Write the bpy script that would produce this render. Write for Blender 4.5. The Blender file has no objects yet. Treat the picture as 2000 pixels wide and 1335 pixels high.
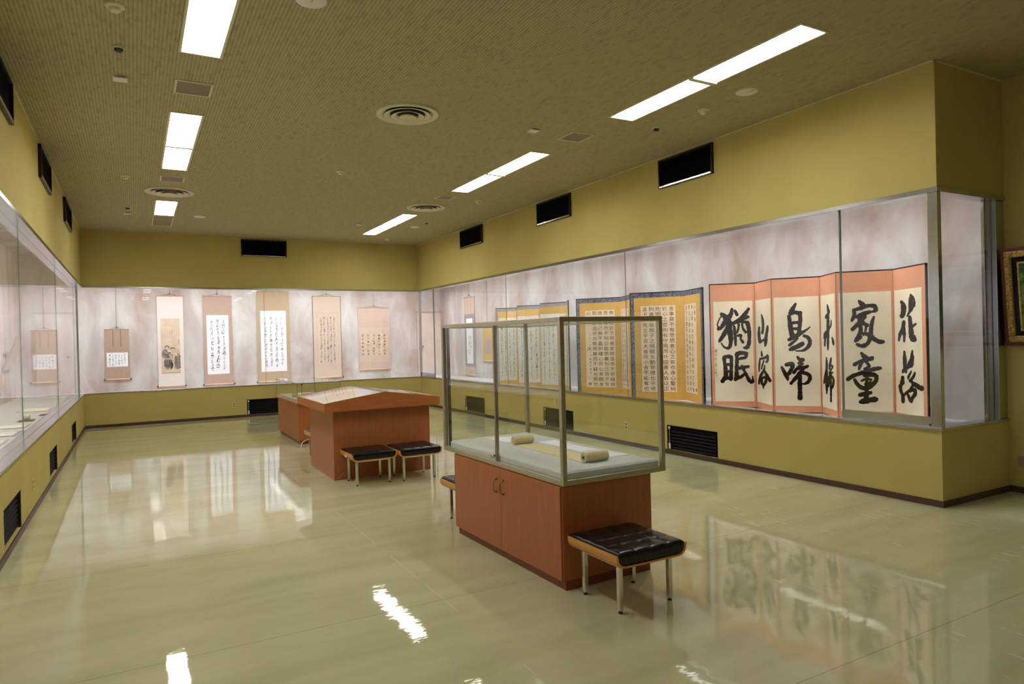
import bpy, math, random
from mathutils import Vector, Matrix

scene = bpy.context.scene
COL = scene.collection
random.seed(11)

# ------------------------------------------------------------------ camera
F = Vector((0.48692665, 0.87342458, -0.00565142))
RT = Vector((0.87310891, -0.48690919, -0.02450056))
UP = Vector((0.02415112, -0.00699567, 0.99968384))
cam = bpy.data.cameras.new('camera')
cam.sensor_fit = 'HORIZONTAL'
cam.sensor_width = 36.0
cam.lens = 36.0 * 1323.75 / 2000.0
cam.clip_start = 0.05
cam.clip_end = 80
camo = bpy.data.objects.new('camera', cam)
COL.objects.link(camo)
M = Matrix((RT, UP, -F)).transposed().to_4x4()
M.translation = Vector((0, 0, 1.6))
camo.matrix_world = M
scene.camera = camo

# ------------------------------------------------------------------ world, light, exposure
world = bpy.data.worlds.new('world')
scene.world = world
world.use_nodes = True
world.node_tree.nodes['Background'].inputs[0].default_value = (0.55, 0.5, 0.4, 1)
world.node_tree.nodes['Background'].inputs[1].default_value = 0.02
vs = scene.view_settings
vs.view_transform = 'Standard'
vs.look = 'None'
vs.exposure = 0.0
vs.gamma = 1.0
vs.use_curve_mapping = False
PANEL_EMIT = 24.5       # ceiling light diffusers
CASE_WATT = 14.5         # fluorescent strips above the glass inside the wall cases (per metre)

# room dimensions (metres)
XL, XR, YB, H = -0.898, 6.242, 15.967, 3.97
ZT, ZB = 2.852, 0.68
YC, XR2 = 3.404, 7.395      # near end of the right wall case, wall beyond it
XLI, XRI, YBI, ZCI = -2.05, 7.39, 17.1, 3.53   # inside faces of the cases
YREAR = -8.6


def area_light(name, loc, sx, sy, power, color):
    l = bpy.data.lights.new(name, 'AREA')
    l.shape = 'RECTANGLE'
    l.size, l.size_y = sx, sy
    l.energy = power
    l.color = color
    l.spread = math.radians(125)
    o = bpy.data.objects.new(name, l)
    o.location = loc
    COL.objects.link(o)
    return o


CC = (0.93, 0.94, 1.0)
for y0, y1 in ((3.6, 8.2), (8.3, 12.6), (12.7, 16.6)):
    area_light('case_strip_light', (XR + 0.20, (y0 + y1) / 2, 3.45), 0.10, y1 - y0, CASE_WATT * (y1 - y0), CC)
for y0, y1 in ((-8.0, -4.1), (-4.0, -0.1), (0.0, 5.0), (5.1, 10.8), (10.9, 16.6)):
    area_light('case_strip_light', (XL - 0.20, (y0 + y1) / 2, 3.45), 0.10, y1 - y0, CASE_WATT * (y1 - y0), CC)
for x0, x1 in ((-0.8, 2.6), (2.7, 6.1)):
    area_light('case_strip_light', ((x0 + x1) / 2, YB + 0.20, 3.45), x1 - x0, 0.10, CASE_WATT * 1.25 * (x1 - x0), CC)

# ------------------------------------------------------------------ helpers
def lin(c):
    return tuple(((v / 255) / 12.92 if v / 255 <= 0.04045 else ((v / 255 + 0.055) / 1.055) ** 2.4) for v in c) + (1,)


class MB:
    def __init__(s):
        s.v, s.f, s.mi, s.sm = [], [], [], []
        s.cur = 0
        s.smooth = False

    def add(s, vs, fs):
        b = len(s.v)
        s.v += [tuple(p) for p in vs]
        for f in fs:
            s.f.append(tuple(b + i for i in f))
            s.mi.append(s.cur)
            s.sm.append(s.smooth)
        return s

    def box(s, x0, x1, y0, y1, z0, z1):
        v = [(x, y, z) for z in (z0, z1) for y in (y0, y1) for x in (x0, x1)]
        return s.add(v, [(0, 2, 3, 1), (4, 5, 7, 6), (0, 1, 5, 4), (2, 6, 7, 3), (0, 4, 6, 2), (1, 3, 7, 5)])

    def prism_y(s, poly, y0, y1):       # poly of (x,z), extruded along y
        n = len(poly)
        v = [(x, y0, z) for x, z in poly] + [(x, y1, z) for x, z in poly]
        fs = [tuple(range(n)), tuple(range(2 * n - 1, n - 1, -1))]
        fs += [(i, i + n, (i + 1) % n + n, (i + 1) % n) for i in range(n)]
        return s.add(v, fs)

    def strip_y(s, pts, y0, y1):         # quads between profile points, open
        v = [(x, y, z) for x, z in pts for y in (y0, y1)]
        return s.add(v, [(2 * i, 2 * i + 1, 2 * i + 3, 2 * i + 2) for i in range(len(pts) - 1)])

    def hexa(s, v8):                     # 4 bottom (ccw), 4 top
        return s.add(v8, [(3, 2, 1, 0), (4, 5, 6, 7), (0, 1, 5, 4), (1, 2, 6, 5), (2, 3, 7, 6), (3, 0, 4, 7)])

    def cyl(s, p0, p1, r, n=16, r1=None, caps=True):
        p0, p1 = Vector(p0), Vector(p1)
        r1 = r if r1 is None else r1
        d = (p1 - p0).normalized()
        a = d.orthogonal().normalized()
        b = d.cross(a)
        v = []
        for p, rr in ((p0, r), (p1, r1)):
            for i in range(n):
                t = 2 * math.pi * i / n
                v.append(p + (a * math.cos(t) + b * math.sin(t)) * rr)
        fs = [(i, (i + 1) % n, (i + 1) % n + n, i + n) for i in range(n)]
        if caps:
            fs += [tuple(range(n - 1, -1, -1)), tuple(range(n, 2 * n))]
        return s.add(v, fs)

    def lathe(s, prof, c=(0, 0, 0), n=40):
        v, fs = [], []
        m = len(prof)
        for i in range(n):
            t = 2 * math.pi * i / n
            for r, z in prof:
                v.append((c[0] + r * math.cos(t), c[1] + r * math.sin(t), c[2] + z))
        for i in range(n):
            j = (i + 1) % n
            for k in range(m - 1):
                fs.append((i * m + k, j * m + k, j * m + k + 1, i * m + k + 1))
        return s.add(v, fs)

    def tube(s, pts, r, n=8):
        pts = [Vector(p) for p in pts]
        rings = []
        for i, p in enumerate(pts):
            d = (pts[min(i + 1, len(pts) - 1)] - pts[max(i - 1, 0)]).normalized()
            a = d.cross(Vector((0.13, 0.31, 0.94))).normalized()
            b = d.cross(a)
            rings.append([p + (a * math.cos(2 * math.pi * k / n) + b * math.sin(2 * math.pi * k / n)) * r for k in range(n)])
        v = [q for rg in rings for q in rg]
        fs = []
        for i in range(len(rings) - 1):
            for k in range(n):
                fs.append((i * n + k, i * n + (k + 1) % n, (i + 1) * n + (k + 1) % n, (i + 1) * n + k))
        fs += [tuple(range(n - 1, -1, -1)), tuple(range((len(rings) - 1) * n, len(rings) * n))]
        return s.add(v, fs)

    def stroke(s, pts, y):               # brush ribbon in the local x,z plane; pts = (x,z,wx,wz)
        n = len(pts)
        L, R = [], []
        for i in range(n):
            a, b = pts[max(i - 1, 0)], pts[min(i + 1, n - 1)]
            dx, dz = b[0] - a[0], b[1] - a[1]
            l = math.hypot(dx, dz) or 1
            nx, nz = -dz / l, dx / l
            x, z, wx, wz = pts[i]
            L.append((x + nx * wx / 2, y, z + nz * wz / 2))
            R.append((x - nx * wx / 2, y, z - nz * wz / 2))
        v = L + R
        s.add(v, [(i, i + 1, n + i + 1, n + i) for i in range(n - 1)])
        return s

    def disc(s, x, z, rx, rz, y, n=10):
        v = [(x + rx * math.cos(2 * math.pi * k / n), y, z + rz * math.sin(2 * math.pi * k / n)) for k in range(n)]
        return s.add(v, [tuple(range(n))])

    def build(s, name, mats, parent=None, loc=(0, 0, 0), rot=0, bevel=0, seg=2, label=None, org=None):
        if org is not None:
            s.v = [(x - org[0], y - org[1], z - org[2]) for x, y, z in s.v]
        me = bpy.data.meshes.new(name)
        me.from_pydata(s.v, [], s.f)
        if not isinstance(mats, (list, tuple)):
            mats = [mats]
        for m in mats:
            me.materials.append(m)
        me.polygons.foreach_set('material_index', s.mi)
        me.polygons.foreach_set('use_smooth', s.sm)
        me.update()
        o = bpy.data.objects.new(name, me)
        o.location = loc
        o.rotation_euler = (0, 0, rot)
        o.parent = parent
        COL.objects.link(o)
        if bevel:
            md = o.modifiers.new('bevel', 'BEVEL')
            md.width = bevel
            md.segments = seg
            md.limit_method = 'ANGLE'
            md.angle_limit = math.radians(40)
        if label:
            o['label'] = label
        return o


def thing(name, label, cat, loc=(0, 0, 0), rot=0, group=None):
    o = bpy.data.objects.new(name, None)
    o.empty_display_size = 0.1
    o.location = loc
    o.rotation_euler = (0, 0, rot)
    COL.objects.link(o)
    o['label'] = label
    o['category'] = cat
    if group:
        o['group'] = group
    return o


def tag(o, label, cat, group=None):
    o['label'] = label
    o['category'] = cat
    if group:
        o['group'] = group
    return o


def struct(o):
    o['kind'] = 'structure'
    return o


def dup(root, loc, rot, label, group=None, skip=()):
    r = root.copy()
    COL.objects.link(r)
    r.location = loc
    r.rotation_euler = (0, 0, rot)
    r['label'] = label
    if group:
        r['group'] = group
    for ch in list(root.children):
        if ch.name.split('.')[0] in skip:
            continue
        c = ch.copy()
        COL.objects.link(c)
        c.parent = r
        for g in list(ch.children):
            d = g.copy()
            COL.objects.link(d)
            d.parent = c
    return r


# ------------------------------------------------------------------ materials
def new_mat(name):
    m = bpy.data.materials.new(name)
    m.use_nodes = True
    nt = m.node_tree
    return m, nt, nt.nodes['Principled BSDF']


def N(nt, t, **kw):
    n = nt.nodes.new(t)
    for k, v in kw.items():
        setattr(n, k, v)
    return n


def coords(nt, scale=(1, 1, 1), obj=False):
    tc = N(nt, 'ShaderNodeTexCoord')
    mp = N(nt, 'ShaderNodeMapping')
    mp.inputs['Scale'].default_value = scale
    if obj:
        nt.links.new(tc.outputs['Object'], mp.inputs[0])
    else:
        ge = N(nt, 'ShaderNodeNewGeometry')
        nt.links.new(ge.outputs['Position'], mp.inputs[0])
    return mp.outputs[0]


def noise(nt, vec, scale, detail=4, rough=0.5, dist=0.0):
    n = N(nt, 'ShaderNodeTexNoise')
    n.inputs['Scale'].default_value = scale
    n.inputs['Detail'].default_value = detail
    n.inputs['Roughness'].default_value = rough
    n.inputs['Distortion'].default_value = dist
    nt.links.new(vec, n.inputs['Vector'])
    return n.outputs['Fac']


def ramp(nt, fac, stops):
    r = N(nt, 'ShaderNodeValToRGB')
    e = r.color_ramp.elements
    while len(e) < len(stops):
        e.new(0.5)
    for el, (p, c) in zip(e, stops):
        el.position = p
        el.color = c
    nt.links.new(fac, r.inputs[0])
    return r.outputs[0]


def bump(nt, bsdf, h, strength, dist=0.01, normal=None):
    b = N(nt, 'ShaderNodeBump')
    b.inputs['Strength'].default_value = strength
    b.inputs['Distance'].default_value = dist
    nt.links.new(h, b.inputs['Height'])
    if normal is not None:
        nt.links.new(normal, b.inputs['Normal'])
    nt.links.new(b.outputs[0], bsdf.inputs['Normal'])
    return b.outputs[0]


def math_n(nt, op, a, b=None, c=None):
    n = N(nt, 'ShaderNodeMath', operation=op)
    for i, v in enumerate((a, b, c)):
        if v is None:
            continue
        if isinstance(v, (int, float)):
            n.inputs[i].default_value = v
        else:
            nt.links.new(v, n.inputs[i])
    return n.outputs[0]


def simple(name, rgb, rough=0.5, metal=0.0, var=0.06, scale=30, bmp=0.0, bscale=200, spec=0.5, stretch=(1, 1, 1), obj=True, coat=0):
    m, nt, b = new_mat(name)
    c = lin(rgb)
    vec = coords(nt, stretch, obj)
    f = noise(nt, vec, scale)
    lo = tuple(x * (1 - var * 2) for x in c[:3]) + (1,)
    hi = tuple(min(1, x * (1 + var * 2)) for x in c[:3]) + (1,)
    col = ramp(nt, f, [(0.3, lo), (0.7, hi)])
    nt.links.new(col, b.inputs['Base Color'])
    b.inputs['Roughness'].default_value = rough
    b.inputs['Metallic'].default_value = metal
    b.inputs['Specular IOR Level'].default_value = spec
    b.inputs['Coat Weight'].default_value = coat
    if bmp:
        bump(nt, b, noise(nt, vec, bscale), bmp, 0.002)
    return m


def emit_mat(name, rgb, strength):
    m, nt, b = new_mat(name)
    b.inputs['Base Color'].default_value = (0.8, 0.8, 0.8, 1)
    b.inputs['Emission Color'].default_value = rgb + (1,)
    vec = coords(nt, (1, 1, 1))
    f = noise(nt, vec, 3)
    s = math_n(nt, 'MULTIPLY_ADD', f, strength * 0.1, strength * 0.95)
    nt.links.new(s, b.inputs['Emission Strength'])
    return m


def glass_mat(name, tint=(0.983, 0.993, 0.987), boost=1.0):
    m = bpy.data.materials.new(name)
    m.use_nodes = True
    nt = m.node_tree
    nt.nodes.clear()
    out = N(nt, 'ShaderNodeOutputMaterial')
    tr = N(nt, 'ShaderNodeBsdfTransparent')
    tr.inputs[0].default_value = tint + (1,)
    gl = N(nt, 'ShaderNodeBsdfGlossy')
    gl.inputs['Roughness'].default_value = 0.0
    gl.inputs['Color'].default_value = (1, 1, 1, 1)
    ge = N(nt, 'ShaderNodeNewGeometry')
    dp = N(nt, 'ShaderNodeVectorMath', operation='DOT_PRODUCT')
    nt.links.new(ge.outputs['Normal'], dp.inputs[0])
    nt.links.new(ge.outputs['Incoming'], dp.inputs[1])
    c = math_n(nt, 'ABSOLUTE', dp.outputs['Value'])
    k = math_n(nt, 'POWER', math_n(nt, 'SUBTRACT', 1.0, c), 5.0)
    fr = math_n(nt, 'MULTIPLY_ADD', k, 0.62 * boost, 0.036 * boost)
    mx = N(nt, 'ShaderNodeMixShader')
    nt.links.new(fr, mx.inputs[0])
    nt.links.new(tr.outputs[0], mx.inputs[1])
    nt.links.new(gl.outputs[0], mx.inputs[2])
    nt.links.new(mx.outputs[0], out.inputs[0])
    return m


def wall_mat():
    m, nt, b = new_mat('olive_wall_fabric')
    vec = coords(nt)
    f = noise(nt, vec, 1.3, 3)
    col = ramp(nt, f, [(0.3, lin((184, 169, 100))), (0.7, lin((194, 179, 110)))])
    nt.links.new(col, b.inputs['Base Color'])
    b.inputs['Roughness'].default_value = 0.85
    b.inputs['Specular IOR Level'].default_value = 0.25
    v2 = coords(nt, (1, 1, 0.25))
    bump(nt, b, noise(nt, v2, 260, 2), 0.25, 0.003)
    return m


def case_wall_mat():
    m, nt, b = new_mat('pale_plaster_case_wall')
    vec = coords(nt, (1.0, 1.0, 0.55))
    f = noise(nt, vec, 1.6, 5, 0.6, 0.6)
    g = noise(nt, coords(nt, (1.6, 1.6, 0.25)), 1.1, 3, 0.5)
    s = math_n(nt, 'ADD', math_n(nt, 'MULTIPLY', f, 0.6), math_n(nt, 'MULTIPLY', g, 0.4))
    col = ramp(nt, s, [(0.36, lin((176, 157, 145))), (0.5, lin((198, 189, 183))), (0.62, lin((216, 213, 209)))])
    nt.links.new(col, b.inputs['Base Color'])
    b.inputs['Roughness'].default_value = 0.8
    b.inputs['Specular IOR Level'].default_value = 0.2
    return m


def floor_mat():
    m, nt, b = new_mat('polished_beige_vinyl')
    ge = N(nt, 'ShaderNodeNewGeometry')
    sp = N(nt, 'ShaderNodeSeparateXYZ')
    nt.links.new(ge.outputs['Position'], sp.inputs[0])
    X, Y = sp.outputs[0], sp.outputs[1]
    f = noise(nt, coords(nt, (0.35, 1.6, 1)), 1.6, 5, 0.6, 0.3)
    col = ramp(nt, f, [(0.3, lin((180, 177, 134))), (0.5, lin((190, 188, 147))), (0.7, lin((199, 197, 157)))])
    # sheet seams
    def seam(C, period, off, w):
        t = math_n(nt, 'FRACT', math_n(nt, 'DIVIDE', math_n(nt, 'ADD', C, -off + 100 * period), period))
        return math_n(nt, 'LESS_THAN', math_n(nt, 'ABSOLUTE', math_n(nt, 'SUBTRACT', t, 0.5)), w / period)
    s1 = seam(Y, 1.8, 2.07 - 0.9, 0.0022)
    sx = math_n(nt, 'LESS_THAN', math_n(nt, 'ABSOLUTE', math_n(nt, 'SUBTRACT', X, 1.63)), 0.0035)
    gaps = math_n(nt, 'GREATER_THAN', noise(nt, coords(nt, (0.1, 1, 1)), 1.7, 2), 0.52)
    mxa = N(nt, 'ShaderNodeMix', data_type='RGBA')
    nt.links.new(math_n(nt, 'MULTIPLY', s1, 0.55), mxa.inputs[0])
    nt.links.new(col, mxa.inputs[6])
    mxa.inputs[7].default_value = lin((95, 88, 60))
    mxb = N(nt, 'ShaderNodeMix', data_type='RGBA')
    nt.links.new(math_n(nt, 'MULTIPLY', math_n(nt, 'MULTIPLY', sx, gaps), 0.6), mxb.inputs[0])
    nt.links.new(mxa.outputs[2], mxb.inputs[6])
    mxb.inputs[7].default_value = lin((215, 212, 190))
    # scuffs: short pale scratches running along x, mostly right of the cabinet
    sc = noise(nt, coords(nt, (15, 1.5, 1)), 2.3, 3, 0.6, 0.15)
    area = noise(nt, coords(nt, (1, 1, 1)), 1.6, 3)
    near = math_n(nt, 'SMOOTH_MIN', math_n(nt, 'MAXIMUM', math_n(nt, 'SUBTRACT', X, 2.6), 0.0), 1.0, 0.2)
    th = math_n(nt, 'GREATER_THAN', math_n(nt, 'ADD', sc, math_n(nt, 'MULTIPLY', math_n(nt, 'MULTIPLY', area, near), 0.27)), 0.80)
    mxc = N(nt, 'ShaderNodeMix', data_type='RGBA')
    nt.links.new(math_n(nt, 'MULTIPLY', th, 0.75), mxc.inputs[0])
    nt.links.new(mxb.outputs[2], mxc.inputs[6])
    mxc.inputs[7].default_value = lin((225, 222, 205))
    nt.links.new(mxc.outputs[2], b.inputs['Base Color'])
    r = noise(nt, coords(nt, (0.7, 2.4, 1)), 2.0, 4)
    rr = math_n(nt, 'MULTIPLY_ADD', r, 0.09, -0.018)
    nt.links.new(rr, b.inputs['Roughness'])
    b.inputs['Specular IOR Level'].default_value = 0.62
    h1 = noise(nt, coords(nt, (0.9, 3.2, 1)), 2.2, 2, 0.5)
    h2 = noise(nt, coords(nt, (5, 22, 1)), 2.4, 2, 0.5)
    h = math_n(nt, 'ADD', math_n(nt, 'MULTIPLY', h1, 0.24), math_n(nt, 'MULTIPLY', h2, 0.035))
    bump(nt, b, h, 0.30, 0.012)
    return m


def ceiling_mat():
    m, nt, b = new_mat('ribbed_acoustic_ceiling')
    ge = N(nt, 'ShaderNodeNewGeometry')
    sp = N(nt, 'ShaderNodeSeparateXYZ')
    nt.links.new(ge.outputs['Position'], sp.inputs[0])
    ph = math_n(nt, 'MULTIPLY', sp.outputs[0], 2 * math.pi / 0.0285)
    w = math_n(nt, 'SINE', ph)
    w01 = math_n(nt, 'MULTIPLY_ADD', w, 0.5, 0.5)
    groove = math_n(nt, 'POWER', w01, 0.6)
    col = ramp(nt, groove, [(0.0, lin((150, 141, 102))), (0.5, lin((174, 164, 122))), (1.0, lin((179, 169, 127)))])
    f = noise(nt, coords(nt, (3, 1, 1)), 9, 5, 0.7)
    mx = N(nt, 'ShaderNodeMix', data_type='RGBA', blend_type='MULTIPLY')
    mx.inputs[0].default_value = 0.6
    nt.links.new(col, mx.inputs[6])
    nt.links.new(ramp(nt, f, [(0.33, (0.62, 0.62, 0.62, 1)), (0.5, (1, 1, 1, 1))]), mx.inputs[7])
    nt.links.new(mx.outputs[2], b.inputs['Base Color'])
    b.inputs['Roughness'].default_value = 0.9
    b.inputs['Specular IOR Level'].default_value = 0.2
    bump(nt, b, groove, 0.3, 0.003)
    return m


def wood_mat(name, c1, c2, rough=0.38, stretch=(14, 14, 0.8)):
    m, nt, b = new_mat(name)
    vec = coords(nt, stretch, True)
    f = noise(nt, vec, 3.0, 6, 0.6, 0.4)
    g = noise(nt, coords(nt, tuple(k * 5 for k in stretch), True), 4.0, 3)
    s = math_n(nt, 'ADD', math_n(nt, 'MULTIPLY', f, 0.7), math_n(nt, 'MULTIPLY', g, 0.3))
    nt.links.new(ramp(nt, s, [(0.35, lin(c1)), (0.65, lin(c2))]), b.inputs['Base Color'])
    b.inputs['Roughness'].default_value = rough
    bump(nt, b, g, 0.05, 0.001)
    return m


def brocade_mat():
    m, nt, b = new_mat('blue_brocade')
    vec = coords(nt, (1, 1, 1), True)
    v = N(nt, 'ShaderNodeTexVoronoi')
    v.inputs['Scale'].default_value = 55
    nt.links.new(vec, v.inputs['Vector'])
    nt.links.new(ramp(nt, v.outputs['Distance'], [(0.2, lin((60, 68, 88))), (0.42, lin((126, 132, 148))), (0.6, lin((42, 46, 62)))]), b.inputs['Base Color'])
    b.inputs['Roughness'].default_value = 0.6
    return m


def landscape_mat():
    m, nt, b = new_mat('green_landscape_canvas')
    vec = coords(nt, (1, 1, 1), True)
    f = noise(nt, vec, 5.5, 6, 0.62, 0.8)
    nt.links.new(ramp(nt, f, [(0.3, lin((20, 34, 16))), (0.48, lin((52, 84, 34))), (0.6, lin((116, 146, 58))), (0.72, lin((176, 182, 120)))]), b.inputs['Base Color'])
    b.inputs['Roughness'].default_value = 0.45
    return m


MAT = dict(
    wall=wall_mat(), case=case_wall_mat(), floor=floor_mat(), ceil=ceiling_mat(),
    base=simple('dark_brown_baseboard', (74, 52, 40), 0.45, var=0.12, scale=12, stretch=(1, 1, 6)),
    steel=simple('brushed_stainless', (192, 195, 202), 0.2, 1.0, var=0.03, scale=90, stretch=(1, 1, 1)),
    alu=simple('satin_aluminium', (176, 168, 148), 0.36, 1.0, var=0.03, scale=80),
    chrome=simple('chrome', (214, 211, 205), 0.16, 1.0, var=0.02),
    black=simple('black_metal', (24, 22, 24), 0.35, var=0.1),
    blackpanel=simple('black_vent_mesh', (7, 7, 9), 0.9, var=0.15, scale=150, spec=0.05),
    dkframe=simple('dark_bronze_frame', (46, 34, 30), 0.3, 0.4, var=0.08),
    slat=simple('dark_grey_slat', (28, 27, 26), 0.75, 0.0, var=0.08, spec=0.15),
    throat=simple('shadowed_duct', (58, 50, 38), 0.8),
    gap=simple('black_gap', (5, 5, 6), 0.9, spec=0.05),
    joint=simple('grey_silicone', (112, 124, 116), 0.3, var=0.05),
    cloth=simple('grey_felt', (206, 208, 202), 0.95, var=0.03, scale=60, bmp=0.2, bscale=400, spec=0.1),
    casefloor=simple('pale_grey_case_floor_cloth', (190, 186, 184), 0.9, var=0.04, scale=5, bmp=0.15, spec=0.1, obj=False),
    casefloor2=simple('grey_mount_board', (164, 158, 152), 0.9, var=0.03, spec=0.1),
    wood=wood_mat('reddish_brown_veneer', (160, 92, 48), (174, 104, 58)),
    woodH=wood_mat('reddish_brown_veneer_rim', (164, 96, 46), (180, 108, 56), stretch=(1.2, 10, 10)),
    plinth=wood_mat('dark_red_plinth', (112, 52, 30), (128, 62, 36), stretch=(1, 8, 8)),
    ply=wood_mat('honey_plywood', (192, 130, 56), (214, 156, 78), 0.32, stretch=(8, 1, 8)),
    leather=simple('black_leather', (12, 11, 12), 0.26, var=0.15, scale=12, bmp=0.12, bscale=420, spec=0.4),
    white=simple('white_plastic', (222, 218, 204), 0.5, var=0.02),
    cream=simple('cream_enamel', (206, 198, 158), 0.42, var=0.04, scale=8),
    grille=simple('taupe_grille', (128, 112, 88), 0.6, var=0.2, scale=160),
    darklens=simple('dark_lens', (22, 22, 30), 0.25),
    offtube=simple('unlit_diffuser', (150, 140, 112), 0.5, var=0.05, scale=40),
    paper=simple('aged_cream_paper', (234, 221, 194), 0.9, var=0.03, scale=4, spec=0.1),
    papery=simple('pinkish_cream_paper', (230, 205, 172), 0.9, var=0.04, scale=6, spec=0.1),
    paperw=simple('white_paper', (244, 242, 246), 0.9, var=0.015, scale=10, spec=0.1),
    paperb=simple('beige_paper', (212, 190, 166), 0.9, var=0.05, scale=9, spec=0.1),
    paperg=simple('speckled_grey_cream_paper', (226, 218, 200), 0.9, var=0.08, scale=40, spec=0.1),
    scrollp=simple('straw_scroll_paper', (222, 208, 160), 0.8, var=0.05, scale=12, spec=0.15),
    pink=simple('pink_letter_paper', (226, 194, 176), 0.9, var=0.03, spec=0.1),
    peach=simple('salmon_silk', (216, 152, 118), 0.75, var=0.03, scale=90, spec=0.2),
    gold=simple('mustard_gold_silk', (204, 160, 76), 0.7, var=0.05, scale=60, spec=0.25),
    gold2=simple('pale_gold_silk', (214, 174, 90), 0.7, var=0.05, scale=60, spec=0.25),
    greysilk=simple('silver_grey_silk', (150, 146, 150), 0.7, var=0.06, scale=90),
    lacquer=simple('black_lacquer', (26, 20, 24), 0.25),
    brocade=brocade_mat(),
    ink=simple('black_ink', (22, 19, 20), 0.85, var=0.3, scale=25, spec=0.1),
    inkg=simple('grey_ink', (84, 78, 76), 0.9, var=0.2, scale=30, spec=0.1),
    inkg2=simple('thin_ink', (58, 54, 58), 0.9, var=0.2, scale=30, spec=0.1),
    inkw=simple('pale_ink_wash', (150, 138, 128), 0.95, var=0.2, scale=40, spec=0.1),
    tan=simple('tan_silk', (177, 150, 130), 0.8, var=0.05, scale=60),
    rose=simple('dusty_rose_silk', (186, 157, 143), 0.8, var=0.04, scale=60),
    olive=simple('khaki_silk', (186, 164, 134), 0.8, var=0.05, scale=60),
    beige=simple('beige_silk', (208, 188, 170), 0.8, var=0.03, scale=60),
    whites=simple('off_white_silk', (226, 212, 204), 0.8, var=0.03, scale=60),
    peachs=simple('pale_peach_silk', (206, 180, 164), 0.8, var=0.03, scale=60),
    cedar=simple('pale_wood_roller', (226, 184, 146), 0.5, var=0.05),
    knob=simple('dark_roller_knob', (40, 28, 26), 0.35),
    cord=simple('brown_cord', (110, 92, 80), 0.8),
    gilt=simple('gilded_wood', (190, 158, 88), 0.4, 0.35, var=0.25, scale=60, bmp=0.8, bscale=70),
    redwood=simple('red_brown_frame_edge', (104, 46, 30), 0.4),
    navy=simple('navy_velvet_mat', (18, 20, 34), 0.9),
    canvas=landscape_mat(),
    door=simple('pale_case_door', (212, 197, 186), 0.7, var=0.03, scale=3),
    brass=simple('aged_brass', (176, 140, 84), 0.3, 0.9),
    rail=simple('olive_rail', (150, 140, 96), 0.4, 0.5),
    glass=glass_mat('clear_glass'),
    lip=simple('polished_lip', (235, 232, 228), 0.14, 1.0, var=0.01),
    lamp=emit_mat('lit_diffuser', (1.0, 0.985, 0.97), PANEL_EMIT),
    lampdim=emit_mat('dim_lit_diffuser', (1.0, 0.985, 0.97), PANEL_EMIT * 0.2),
)
MAT['alu2'] = simple('dull_aluminium_frame', (188, 182, 160), 0.33, 0.9, var=0.03)

# ------------------------------------------------------------------ structure
struct(MB().box(-2.3, 9.0, YREAR - 0.1, 17.4, -0.12, 0.0).build('floor', MAT['floor']))
LIGHTS = [  # x0, x1, y0, y1, divider, lit halves, label
    (0.385, 0.675, 3.50, 6.03, 4.765, (True, True), 'lit ceiling light nearest the camera in the left row'),
    (0.38, 0.67, 7.64, 10.10, 8.92, (True, True), 'lit double ceiling light in the middle of the left row'),
    (0.37, 0.68, 12.36, 14.86, 13.64, (True, False), 'far ceiling light of the left row, one half unlit'),
    (4.56, 4.86, 3.47, 5.87, 4.655, (True, True), 'longest ceiling light, nearest in the right row'),
    (4.475, 4.755, 7.41, 9.88, 8.64, (True, True), 'lit ceiling light in the middle of the right row'),
    (4.45, 4.73, 12.04, 14.62, 13.285, (True, True), 'farthest lit ceiling light of the right row'),
    (0.39, 0.68, -1.85, 0.70, -0.55, (True, True), 'ceiling light above and behind the camera, left row, mirrored in the far glass'),
    (4.60, 4.89, -1.85, 0.65, -0.60, (True, True), 'ceiling light behind the camera, right row, mirrored in the far glass'),
    (0.40, 0.70, -7.0, -4.45, -5.7, (True, True), 'rearmost ceiling light, left row, seen only in the far glass'),
    (4.65, 4.95, -7.3, -4.45, -5.85, (True, True), 'rearmost ceiling light, right row, seen only in the far glass'),
]
RECESS = 0.035
xs = sorted({-2.3, 9.0} | {v for l in LIGHTS for v in l[:2]})
ys = sorted({YREAR - 0.1, 17.4} | {v for l in LIGHTS for v in l[2:4]})
mb = MB()
for xa, xb in zip(xs[:-1], xs[1:]):
    run = None
    for ya, yb in zip(ys[:-1], ys[1:]):
        hole = any(l[0] <= (xa + xb) / 2 <= l[1] and l[2] <= (ya + yb) / 2 <= l[3] for l in LIGHTS)
        if hole:
            if run is not None:
                mb.box(xa, xb, run, ya, H, H + 0.12)
            run = None
        elif run is None:
            run = ya
    if run is not None:
        mb.box(xa, xb, run, ys[-1], H, H + 0.12)
struct(mb.build('ceiling', MAT['ceil']))

TH = 0.13
ZFL = ZB - 0.03        # floor inside the wall cases
VENT_Z = (0.055, 0.385)


def low_wall(name, axis, face, back, a0, a1, holes, z1=ZB):
    """low wall slab between face and back, with openings for the louvres"""
    mb = MB()

    def bx(p, q, z0, z2):
        lo, hi = min(face, back), max(face, back)
        if axis == 'y':
            mb.box(lo, hi, p, q, z0, z2)
        else:
            mb.box(p, q, lo, hi, z0, z2)
    cur = a0
    for h0, h1 in sorted(holes):
        bx(cur, h0, 0, z1)
        bx(h0, h1, VENT_Z[1], z1)
        bx(h0, h1, 0, VENT_Z[0])
        cur = h1
    bx(cur, a1, 0, z1)
    return struct(mb.build(name, MAT['wall']))


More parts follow.
